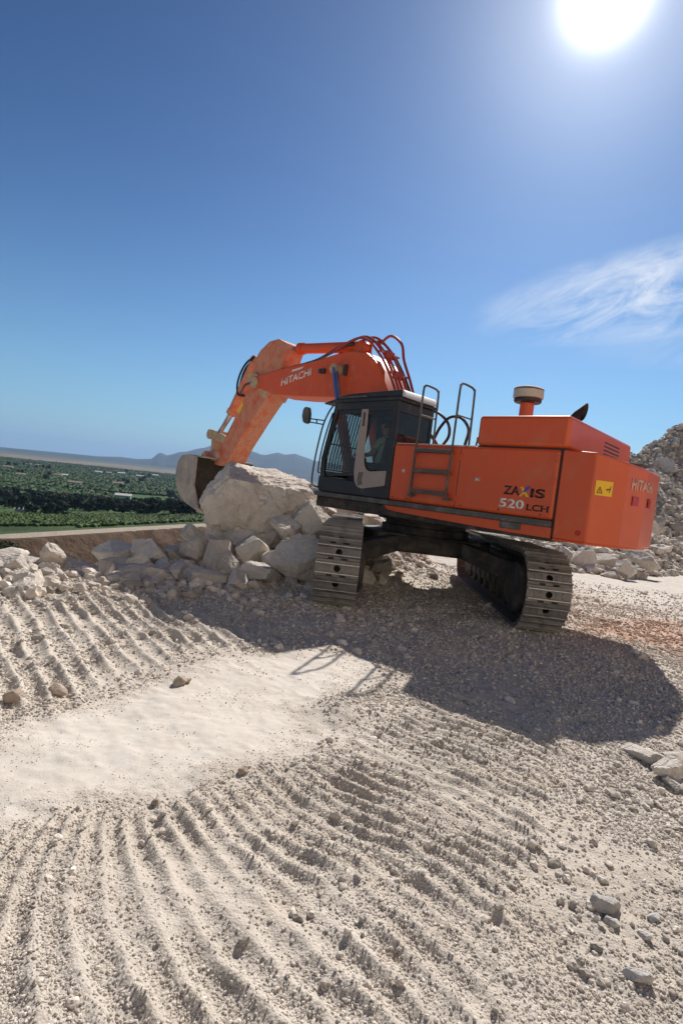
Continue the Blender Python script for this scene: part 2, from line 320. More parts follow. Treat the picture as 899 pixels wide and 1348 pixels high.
def ground_h(x, y, detail=True):
    x = np.asarray(x, float); y = np.asarray(y, float)
    px = np.clip(x - CX, -12, 14); py = np.clip(y - CY, -12, 12)
    z = TX * px + TY * py
    z = z + 0.05 * fbm(x * 0.35, y * 0.35, 0.3, 2) * sstep(2, 6, np.hypot(x - CX, y - CY))
    # rubble mound along the edge
    z = z + 0.62 * np.exp(-((x + 0.2) / 1.8) ** 2 - ((y - 12.6) / 1.7) ** 2) + 0.55 * np.exp(-((x - 0.9) / 1.1) ** 2 - ((y - 14.0) / 1.0) ** 2)
    z = z + 0.20 * np.exp(-((x + 1.4) / 1.4) ** 2 - ((y - 10.2) / 1.2) ** 2)
    z = z + 0.35 * np.exp(-((x - 3.4) / 2.2) ** 2 - ((y - 19.5) / 2.0) ** 2)
    # small berm pushed up at the near side of the shade
    z = z + 0.07 * np.exp(-((x - 0.25) / 0.35) ** 2 - ((y - 4.25) / 0.22) ** 2)
    # scree slope and cliff to the right
    t = line_sd(x, y, SCREE) + 1.3 * fbm(x * 0.12, y * 0.12, 2.2, 3)
    t = np.maximum(t, 0)
    rough = fbm(x * 0.35, y * 0.35, 5.5, 5, 0.55)
    far = sstep(16, 26, x + 0.12 * (y - 25))
    sc = np.minimum(t * 0.60, 5.55 + 0.01 * t) + sstep(0, 3, t) * rough * 0.55
    tc2 = t - 10.5 + 2.2 * fbm(x * 0.10, y * 0.10, 8.8, 3)
    az_ = x - 0.497 * np.maximum(y, 1) + 0.5 * fbm(x * 0.3, y * 0.3, 4.0, 3)
    cliff = sstep(0, 3.0, tc2) * (np.clip(az_ * 1.05, 0, 3.4) + 0.18 * np.clip(az_ - 3, 0, 30)) + sstep(0, 2, tc2) * sstep(0, 1.2, az_) * np.abs(fbm(x * 0.28, y * 0.28, 1.5, 5, 0.55)) * 1.4
    z = z + sc * sstep(9, 13, x + 0.25 * (y - 18)) + sc * 0.25 * (1 - sstep(9, 13, x + 0.25 * (y - 18))) * sstep(0, 2, t) * 0.4 + cliff * sstep(14, 19, x)
    # tall unseen quarry face added behind the photographer to bounce sunlight into the shade
    q = line_sd(x, y, BOUNCE_WALL) + 2.0 * fbm(x * 0.09, y * 0.09, 3.3, 4); q = np.maximum(q, 0) * (1 - sstep(-6, 6, y))
    z = z + np.minimum(q * 2.6, 21 + 3 * fbm(x * 0.05, y * 0.05, 1.3, 3)) + sstep(0, 3, q) * fbm(x * 0.25, y * 0.25, 6.6, 4) * 1.5
    # quarry edge
    e = line_sd(x, y, EDGE) + 0.9 * fbm(x * 0.4, y * 0.4, 6.0, 3)
    e = np.maximum(e, 0)
    z = z - np.minimum(e * 2.4, 26) + sstep(0, 2, e) * fbm(x * 0.3, y * 0.3, 2.9, 4) * 1.2
    if detail:
        near = 1 - sstep(14, 30, np.hypot(x, y))
        flat = sstep(-0.12, 0.26, poly_sd(x, y, FLAT) + 0.28 * fbm(x * 3, y * 3, 2.0, 5, 0.6))
        ph, m1, ph2, m2 = ridge_parts(x, y)
        brk = 0.62 + 1.1 * fbm(x * 2.1, y * 2.1, 9.0, 4, 0.6)
        z = z + m1 * (saw(ph) * 0.025 * np.clip(brk, 0.3, 1.3) + 0.010) * sstep(1.0, 1.3, y)
        z = z + m2 * (saw(ph2) * 0.044 * np.clip(0.65 + 1.0 * fbm(x * 1.7, y * 1.7, 3.0, 3), 0.0, 1.2) + 0.01)
        r = 1 - 0.60 * flat
        z = z + flat * 0.004 * saw(ph2 * 0.8) * (fbm(x * 1.1, y * 1.1, 2.0, 2) > 0)
        z = z + near * r * (0.022 * fbm(x * 4.5, y * 4.5, 0.7, 3) + 0.009 * fbm(x * 17, y * 17, 1.7, 2, 0.6))
        z = z - flat * 0.012 + flat * 0.006 * fbm(x * 9, y * 9, 5.0, 3, 0.6)
        z = z + 0.03 * fbm(x * 1.4, y * 1.4, 4.4, 2) * near
    return z

def grid_lines(a0, f0, f1, a1, step, g0, g1):
    L = list(np.arange(f0, f1, step)); s = step; x = f0; lo = []
    while x > a0: s *= g0; x -= s; lo.append(x)
    s = step; x = L[-1]; hi = []
    while x < a1: s *= g1; x += s; hi.append(x)
    return np.array(lo[::-1] + L + hi)
def mesh_from_grid(name, X, Y, Z):
    ny, nx = X.shape; co = np.stack([X, Y, Z], -1).reshape(-1, 3).astype(np.float32)
    i = np.arange(nx - 1)[None, :] + nx * np.arange(ny - 1)[:, None]
    q = np.stack([i, i + 1, i + 1 + nx, i + nx], -1).reshape(-1)
    me = bpy.data.meshes.new(name); me.vertices.add(len(co)); me.vertices.foreach_set('co', co.ravel())
    me.loops.add(len(q)); me.loops.foreach_set('vertex_index', q.astype(np.int32))
    nf = len(q) // 4; me.polygons.add(nf); me.polygons.foreach_set('loop_start', np.arange(0, len(q), 4, dtype=np.int32)); me.polygons.foreach_set('loop_total', np.full(nf, 4, np.int32))
    me.update(calc_edges=True); me.shade_smooth(); return me
def add_attr(me, name, arr):
    a = me.attributes.new(name, 'FLOAT', 'POINT'); a.data.foreach_set('value', np.asarray(arr, np.float32).ravel())

xs = grid_lines(-110, -3.0, 3.9, 110, 0.0145, 1.032, 1.032)
ys = grid_lines(-60, 1.35, 7.2, 150, 0.0145, 1.07, 1.018)
X, Y = np.meshgrid(xs, ys); Z = ground_h(X, Y)
me = mesh_from_grid('quarry_ground', X, Y, Z)
flat_a = sstep(-0.12, 0.26, poly_sd(X, Y, FLAT) + 0.28 * fbm(X * 3, Y * 3, 2.0, 5, 0.6))
RED = [(3.7, 8.4), (4.2, 9.8), (5.2, 10.4), (6.8, 9.4), (8.5, 8.0), (7.5, 6.6), (5.0, 7.3)]
def red_fn(x, y): return sstep(-0.5, 0.8, poly_sd(x, y, RED) + 0.9 * fbm(x * 0.9, y * 0.9, 1.0, 4)) * 0.95
red_a = red_fn(X, Y)
pale_a = sstep(0.0, 2.0, poly_sd(X, Y, [(5.5, 10.5), (3.4, 15), (6, 18), (12, 22), (20, 24), (14, 12), (9, 9.5)]) + fbm(X * 0.5, Y * 0.5, 3, 3))
add_attr(me, 'flat', np.maximum(flat_a, pale_a * 0.7)); add_attr(me, 'red', red_a)
ground = bpy.data.objects.new('quarry_ground', me); COL.objects.link(ground); ground['kind'] = 'structure'

def rock_material(name, base, dark, tan, scale=1.0, attr=None, bump=1.0, rnd=True):
    m = bpy.data.materials.new(name); m.use_nodes = True; t = m.node_tree; p = t.nodes['Principled BSDF']
    p.inputs['Roughness'].default_value = 0.93; p.inputs['Specular IOR Level'].default_value = 0.25
    c = N(t, 'ShaderNodeTexCoord'); geo = N(t, 'ShaderNodeNewGeometry')
    n1 = N(t, 'ShaderNodeTexNoise', ins={'Scale': 1.7 * scale, 'Detail': 9.0, 'Roughness': 0.65}); t.links.new(geo.outputs['Position'], n1.inputs['Vector'])
    cr_ = N(t, 'ShaderNodeValToRGB'); e = cr_.color_ramp.elements; e[0].position = 0.30; e[0].color = (*dark, 1); e[1].position = 0.68; e[1].color = (*base, 1)
    k = cr_.color_ramp.elements.new(0.48); k.color = (*[(a + b) / 2 * 1.03 for a, b in zip(base, dark)], 1)
    t.links.new(n1.outputs[0], cr_.inputs[0]); col = cr_.outputs[0]
    n2 = N(t, 'ShaderNodeTexNoise', ins={'Scale': 0.9 * scale, 'Detail': 6.0, 'Roughness': 0.7, 'Distortion': 0.6}); t.links.new(geo.outputs['Position'], n2.inputs['Vector'])
    f = math_(t, 'MULTIPLY', math_(t, 'SUBTRACT', n2.outputs[0], 0.50), 4.0, clamp=True)
    mxn = N(t, 'ShaderNodeMix', data_type='RGBA'); t.links.new(math_(t, 'MULTIPLY', f, 0.75), mxn.inputs[0]); t.links.new(col, mxn.inputs[6]); mxn.inputs[7].default_value = (*tan, 1); col = mxn.outputs[2]
    if rnd:
        oi = N(t, 'ShaderNodeObjectInfo'); h = N(t, 'ShaderNodeHueSaturation'); t.links.new(col, h.inputs['Color'])
        t.links.new(math_(t, 'ADD', 0.82, math_(t, 'MULTIPLY', oi.outputs['Random'], 0.3)), h.inputs['Value']); col = h.outputs[0]
    if attr:
        a = N(t, 'ShaderNodeAttribute', attribute_name=attr); h = N(t, 'ShaderNodeHueSaturation'); t.links.new(col, h.inputs['Color']); t.links.new(a.outputs['Fac'], h.inputs['Value']); col = h.outputs[0]
        ra_ = N(t, 'ShaderNodeAttribute', attribute_name='red'); xm = N(t, 'ShaderNodeMix', data_type='RGBA'); t.links.new(math_(t, 'MULTIPLY', ra_.outputs['Fac'], math_(t, 'MULTIPLY', n1.outputs[0], 1.3), clamp=True), xm.inputs[0]); t.links.new(col, xm.inputs[6]); xm.inputs[7].default_value = (0.42, 0.23, 0.15, 1); col = xm.outputs[2]
    t.links.new(col, p.inputs['Base Color'])
    nb = N(t, 'ShaderNodeTexNoise', ins={'Scale': 9.0 * scale, 'Detail': 10.0, 'Roughness': 0.7}); t.links.new(geo.outputs['Position'], nb.inputs['Vector'])
    vo = N(t, 'ShaderNodeTexVoronoi', feature='DISTANCE_TO_EDGE', ins={'Scale': 4.5 * scale}); t.links.new(geo.outputs['Position'], vo.inputs['Vector'])
    hh = math_(t, 'ADD', nb.outputs[0], math_(t, 'MULTIPLY', math_(t, 'MINIMUM', vo.outputs[0], 0.06), 3.0))
    b = N(t, 'ShaderNodeBump', ins={'Strength': bump, 'Distance': 0.05 / scale}); t.links.new(hh, b.inputs['Height']); t.links.new(b.outputs[0], p.inputs['Normal'])
    return m
M['rock'] = rock_material('white_limestone', (0.74, 0.68, 0.60), (0.52, 0.46, 0.40), (0.58, 0.47, 0.37))
M['boulder'] = rock_material('big_limestone', (0.76, 0.695, 0.61), (0.57, 0.49, 0.41), (0.60, 0.47, 0.35), scale=1.6, rnd=False, bump=1.0)
M['rock_grey'] = rock_material('grey_limestone', (0.58, 0.55, 0.52), (0.45, 0.42, 0.395), (0.38, 0.34, 0.29), scale=4)
M['clod'] = rock_material('brown_clod', (0.50, 0.41, 0.33), (0.40, 0.32, 0.25), (0.44, 0.33, 0.24), scale=6)
M['pebble'] = rock_material('gravel_stone', (0.58, 0.52, 0.45), (0.43, 0.38, 0.325), (0.49, 0.40, 0.315), scale=5, attr='shade', bump=0.2, rnd=False)
# ground material
m = bpy.data.materials.new('crushed_limestone'); m.use_nodes = True; t = m.node_tree; p = t.nodes['Principled BSDF']
p.inputs['Roughness'].default_value = 0.95; p.inputs['Specular IOR Level'].default_value = 0.15
geo = N(t, 'ShaderNodeNewGeometry'); POS = geo.outputs['Position']
def noise(s, d=8.0, r=0.65, dis=0.0):
    n = N(t, 'ShaderNodeTexNoise', ins={'Scale': s, 'Detail': d, 'Roughness': r, 'Distortion': dis}); t.links.new(POS, n.inputs['Vector']); return n.outputs[0]
def mixc(f, a, b):
    n = N(t, 'ShaderNodeMix', data_type='RGBA')
    for i, x in ((0, f), (6, a), (7, b)):
        if isinstance(x, tuple): n.inputs[i].default_value = (*x, 1)
        elif isinstance(x, (int, float)): n.inputs[i].default_value = x
        else: t.links.new(x, n.inputs[i])
    return n.outputs[2]
def cl01(x, lo, k): return math_(t, 'MULTIPLY', math_(t, 'SUBTRACT', x, lo), k, clamp=True)
col = mixc(cl01(noise(0.7), 0.42, 6.0), (0.50, 0.44, 0.37), (0.56, 0.50, 0.43))
col = mixc(math_(t, 'MULTIPLY', cl01(noise(55, 6), 0.50, 5.0), 0.55), col, (0.40, 0.35, 0.295))
col = mixc(math_(t, 'MULTIPLY', cl01(noise(2.3, 7, 0.7), 0.52, 6.0), 0.45), col, (0.52, 0.435, 0.35))
fa = N(t, 'ShaderNodeAttribute', attribute_name='flat'); ra = N(t, 'ShaderNodeAttribute', attribute_name='red')
fl = mixc(math_(t, 'MULTIPLY', cl01(noise(3.0, 9, 0.75), 0.42, 4.0), 0.8), (0.61, 0.557, 0.49), (0.52, 0.465, 0.40))
fl = mixc(math_(t, 'MULTIPLY', cl01(noise(28, 8, 0.8), 0.50, 6.0), 0.4), fl, (0.45, 0.395, 0.335))
fl = mixc(math_(t, 'MULTIPLY', cl01(noise(90, 4), 0.60, 6.0), 0.4), fl, (0.42, 0.37, 0.31))
col = mixc(fa.outputs['Fac'], col, fl)
col = mixc(math_(t, 'MULTIPLY', ra.outputs['Fac'], cl01(noise(4.0, 8, 0.7), 0.35, 3.5)), col, (0.44, 0.215, 0.13))
# steep rock faces: tan banding
sp = N(t, 'ShaderNodeSeparateXYZ'); t.links.new(geo.outputs['True Normal'], sp.inputs[0])
st = math_(t, 'MULTIPLY', math_(t, 'SUBTRACT', 0.72, sp.outputs[2]), 4.0, clamp=True)
sf = mixc(cl01(noise(0.8, 9, 0.7, 0.8), 0.45, 5.0), (0.33, 0.27, 0.21), (0.47, 0.42, 0.36))
spp = N(t, 'ShaderNodeSeparateXYZ'); t.links.new(POS, spp.inputs[0])
isfar = math_(t, 'MULTIPLY', math_(t, 'SUBTRACT', spp.outputs[1], 14.0), 0.3, clamp=True)
col = mixc(math_(t, 'MULTIPLY', st, isfar), col, sf)
t.links.new(col, p.inputs['Base Color'])
vor = N(t, 'ShaderNodeTexVoronoi', ins={'Scale': 75.0, 'Randomness': 1.0}); t.links.new(POS, vor.inputs['Vector'])
vor2 = N(t, 'ShaderNodeTexVoronoi', ins={'Scale': 7.0, 'Randomness': 1.0}); t.links.new(POS, vor2.inputs['Vector'])
rough_w = math_(t, 'SUBTRACT', 1.0, math_(t, 'MULTIPLY', fa.outputs['Fac'], 0.8))
h1 = math_(t, 'MULTIPLY', math_(t, 'SUBTRACT', 1.0, vor.outputs['Distance']), 0.35)
h2 = math_(t, 'MULTIPLY', math_(t, 'SUBTRACT', 1.0, vor2.outputs['Distance']), math_(t, 'MULTIPLY', isfar, 5.0))
hh = math_(t, 'ADD', math_(t, 'MULTIPLY', math_(t, 'ADD', h1, math_(t, 'MULTIPLY', noise(120, 5), 0.5)), rough_w), h2)
b = N(t, 'ShaderNodeBump', ins={'Strength': 0.75, 'Distance': 0.014}); t.links.new(hh, b.inputs['Height']); t.links.new(b.outputs[0], p.inputs['Normal'])
me.materials.append(m); M['ground'] = m

# ---- valley sheet out to the horizon
BANK = [(-260, -120), (-110, 30), (-52, 92), (-34, 140), (-8, 196), (60, 300), (300, 700)]
def valley_h(x, y):
    x = np.asarray(x, float); y = np.asarray(y, float)
    s = line_sd(x, y, BANK) + 3.0 * fbm(x * 0.03, y * 0.03, 1.0, 3)
    s2 = s + 1.5 * fbm(x * 0.12, y * 0.12, 4.0, 3)
    wall = np.clip(s2 / 5.5, -2.4, 0)          # terraced bank down into the pit
    wall = wall * 7.0 + 0.8 * np.sin(wall * 9.0) * (wall < -0.02)
    d = np.maximum(s - 7, 0)
    z = -12.8 + np.maximum(wall, -15) - np.minimum(d * 0.085, 11.5) + sstep(10, 60, d) * 1.2 * fbm(x * 0.01, y * 0.01, 2.0, 3)
    return z
xs2 = grid_lines(-13000, -95, 0, 13000, 1.3, 1.06, 1.06); ys2 = grid_lines(-13000, 55, 190, 13000, 1.3, 1.06, 1.03)
X2, Y2 = np.meshgrid(xs2, ys2); Z2 = valley_h(X2, Y2)
me = mesh_from_grid('valley', X2, Y2, Z2)
S2 = line_sd(X2, Y2, BANK)
add_attr(me, 'bank', S2)
valley = bpy.data.objects.new('valley', me); COL.objects.link(valley); valley['kind'] = 'structure'
m = bpy.data.materials.new('valley_fields'); m.use_nodes = True; t = m.node_tree; p = t.nodes['Principled BSDF']; p.inputs['Roughness'].default_value = 0.95; p.inputs['Specular IOR Level'].default_value = 0.1
geo = N(t, 'ShaderNodeNewGeometry'); POS = geo.outputs['Position']
ba = N(t, 'ShaderNodeAttribute', attribute_name='bank').outputs['Fac']
spv = N(t, 'ShaderNodeSeparateXYZ'); t.links.new(POS, spv.inputs[0])
dist = N(t, 'ShaderNodeVectorMath', operation='LENGTH'); t.links.new(POS, dist.inputs[0]); dist = dist.outputs['Value']
vf = N(t, 'ShaderNodeTexVoronoi', ins={'Scale': 0.012, 'Randomness': 0.8}); 
mp = N(t, 'ShaderNodeMapping'); mp.inputs['Scale'].default_value = (1.0, 0.45, 0); mp.inputs['Rotation'].default_value = (0, 0, 0.35); t.links.new(POS, mp.inputs[0]); t.links.new(mp.outputs[0], vf.inputs['Vector'])
sv = N(t, 'ShaderNodeSeparateColor'); t.links.new(vf.outputs['Color'], sv.inputs[0])
fields = mixc(sv.outputs[0], (0.055, 0.10, 0.030), (0.075, 0.125, 0.042))
fields = mixc(cl01(noise(0.02, 8, 0.7), 0.52, 5.0), fields, (0.045, 0.075, 0.028))
fields = mixc(math_(t, 'MULTIPLY', cl01(noise(0.12, 6, 0.7), 0.55, 6.0), 0.5), fields, (0.08, 0.11, 0.045))
fields = mixc(math_(t, 'GREATER_THAN', sv.outputs[1], 0.93), fields, (0.22, 0.17, 0.11))
town = mixc(cl01(noise(0.006, 8, 0.7), 0.45, 5.0), (0.14, 0.12, 0.085), (0.26, 0.22, 0.17))
fields = mixc(cl01(dist, 1000.0, 0.004), fields, town)
fields = mixc(cl01(dist, 2600.0, 0.0015), fields, (0.07, 0.09, 0.07))
meadow = mixc(cl01(noise(0.05, 8, 0.7), 0.45, 6.0), (0.070, 0.100, 0.036), (0.035, 0.058, 0.022))
fields = mixc(math_(t, 'GREATER_THAN', 90.0, ba), fields, meadow)
track = math_(t, 'MULTIPLY', math_(t, 'GREATER_THAN', ba, 0.6), math_(t, 'GREATER_THAN', 5.5, ba))
bank = mixc(cl01(noise(0.22, 9, 0.75, 0.5), 0.45, 4.0), (0.085, 0.052, 0.033), (0.17, 0.11, 0.072))
bank = mixc(cl01(noise(0.6, 6, 0.6), 0.56, 6.0), bank, (0.05, 0.045, 0.03))
col = mixc(math_(t, 'GREATER_THAN', 0.6, ba), fields, bank)
col = mixc(track, col, (0.36, 0.30, 0.235))
t.links.new(col, p.inputs['Base Color'])
b = N(t, 'ShaderNodeBump', ins={'Strength': 0.7, 'Distance': 1.0}); t.links.new(noise(0.5, 8), b.inputs['Height']); t.links.new(b.outputs[0], p.inputs['Normal'])
me.materials.append(m)

# ---- mountains
prof = [(-30, 0.0), (-26, 0.05), (-23.5, 0.05), (-21.45, 0.22), (-20, 0.18), (-18.76, 0.35), (-18.2, 0.95), (-17.92, 1.0), (-17.4, 0.8), (-17.07, 0.92), (-16.3, 1.25), (-15.49, 1.45), (-14.1, 1.95), (-12.6, 2.45), (-11.6, 2.62), (-10.72, 2.5), (-9.59, 2.15), (-8.7, 1.9), (-8.06, 1.9), (-7.6, 2.05), (-6.96, 2.25), (-6.2, 2.15), (-5.2, 2.25), (-4.3, 2.1), (-3.36, 1.85), (-1, 1.7), (3, 1.5), (8, 1.1), (14, 0.6), (20, 0.2), (26, 0)]
azs = np.radians(np.linspace(-32, 28, 420)); rads = np.array([4600, 4900, 5200, 5500, 5800, 6100, 6400, 6700, 7000, 7400, 7900])
wt = np.array([0, .16, .30, .48, .66, .84, 1.0, .9, .7, .4, 0])
A_, R_ = np.meshgrid(azs, rads); W_ = np.repeat(wt[:, None], len(azs), 1)
h = np.interp(np.degrees(A_), [a for a, _ in prof], [b for _, b in prof])
Hh = np.tan(np.radians(h)) * 6400
Xm, Ym = R_ * np.sin(A_), R_ * np.cos(A_)
nz = fbm(Xm / 520, Ym / 520, 0.2, 6, 0.55)
Zm = -27 + (Hh + 27) * W_ * (1 + 0.28 * nz * (1 - W_) * 2.0) + Hh * 0.05 * fbm(Xm / 130, Ym / 130, 1.2, 3) * (W_ > 0)
mountm = mesh_from_grid('mountains', Xm, Ym, Zm)
mo = bpy.data.objects.new('mountains', mountm); COL.objects.link(mo); mo['kind'] = 'structure'
mountm.materials.append(mat('mountain_scrub', (0.035, 0.045, 0.035), 1.0, var=0.5, vscale=0.004, bump=0.0, spec=0.1))
hp = [(-40, 0.0), (-24.5, 0.02), (-23, 0.2), (-22, 0.06), (-18, 0.12), (-10, 0.3), (10, 0.3), (35, 0.0)]

# ------------------------------------------------------------------ rocks
_ico = {}
def ico(sub):
    if sub not in _ico:
        b = bmesh.new(); bmesh.ops.create_icosphere(b, subdivisions=sub, radius=1.0)
        b.verts.ensure_lookup_table()
        _ico[sub] = (np.array([v.co[:] for v in b.verts]), np.array([[v.index for v in f.verts] for f in b.faces])); b.free()
    return _ico[sub]
def rock_verts(sub, seed, planes=None, ncut=11, rough=0.05, sharp=True, fine=0.02):
    r = np.random.default_rng(seed); V, Fc = ico(sub)
    n = r.normal(size=(ncut, 3)); n /= np.linalg.norm(n, axis=1)[:, None]; d = r.uniform(0.55, 0.95, ncut)
    n = np.vstack([n, -n[:4]]); d = np.concatenate([d, r.uniform(0.6, 0.9, 4)])
    if planes is not None:
        n = np.array([p[:3] for p in planes], float); d = np.array([p[3] for p in planes]); n /= np.linalg.norm(n, axis=1)[:, None]
    dots = V @ n.T; rad = np.where(dots > 1e-3, d[None] / np.maximum(dots, 1e-3), 9.0)
    if sharp: rr = rad.min(1)
    else: rr = -np.log(np.exp(-14 * rad).sum(1)) / 14
    rr = np.minimum(rr, 1.45)
    P = V * rr[:, None]
    o = seed * 3.7
    P = P * (1 + rough * fbm(P[:, 0] * 1.8 + o, P[:, 1] * 1.8, P[:, 2] * 1.8, 3))[:, None]
    nf = fbm(P[:, 0] * 6 + o, P[:, 1] * 6, P[:, 2] * 6, 4, 0.7)
    P = P * (1 + fine * nf)[:, None]
    ridge = 1 - np.abs(fbm(P[:, 0] * 3.1 + o + 40, P[:, 1] * 3.1, P[:, 2] * 3.1, 3)) * 3
    P = P * (1 - 0.5 * rough * np.clip(ridge, 0, 1) ** 3)[:, None]
    return P, Fc
def rock_mesh(name, sub, seed, m, **k):
    P, Fc = rock_verts(sub, seed, **k)
    if 'planes' not in k: P = P - (P.max(0) + P.min(0)) / 2; P = P / P.max(0)
    me = bpy.data.meshes.new(name); me.from_pydata(P.tolist(), [], Fc.tolist()); me.shade_smooth(); me.set_sharp_from_angle(angle=R(28)); me.materials.append(M[m]); return me
def place_rock(me, loc, size, rot, label, cat='rock', group=None, name='rock'):
    o = bpy.data.objects.new(name, me); COL.objects.link(o); o.location = loc; o.scale = size; o.rotation_euler = rot
    tag(o, label, cat, group); return o
ROCKM = [rock_mesh('rock_shape', 5, 100 + i, 'rock', ncut=7 + i % 4, rough=0.05, fine=0.05) for i in range(14)]
GREYM = [rock_mesh('grey_rock_shape', 4, 300 + i, 'rock_grey', ncut=9, rough=0.08, fine=0.02) for i in range(4)]
CLODM = [rock_mesh('clod_shape', 3, 400 + i, 'clod', ncut=9, rough=0.12, fine=0.04, sharp=False) for i in range(3)]

# the big boulder being scooped (shape given by its faces)
BD = 11.3
bl = [(0.10, -0.16, 1.0, 0.46), (-0.75, -0.2, 0.65, 0.66), (-0.85, -0.1, -0.5, 0.79), (0, -1, -0.15, 0.85), (-0.5, -0.85, -0.1, 0.93), (0.6, -0.8, -0.1, 0.98),
      (1, 0, 0.35, 1.0), (0.8, -0.2, -0.6, 0.84), (0, 0, -1, 0.72), (0, 1, 0, 0.9), (-0.6, 0.7, 0, 1.0), (0.7, 0.7, 0.2, 1.05), (-0.3, -0.5, -0.8, 0.80), (0.25, -0.75, 0.5, 0.78)]
bme = rock_mesh('boulder', 6, 52, 'boulder', planes=bl, rough=0.09, fine=0.06)
c = at(333, 662, BD)
place_rock(bme, c, (1.16, 0.95, 1.20), (0.0, 0.0, R(2)), 'huge white limestone boulder held against the open excavator bucket', 'boulder', name='boulder')

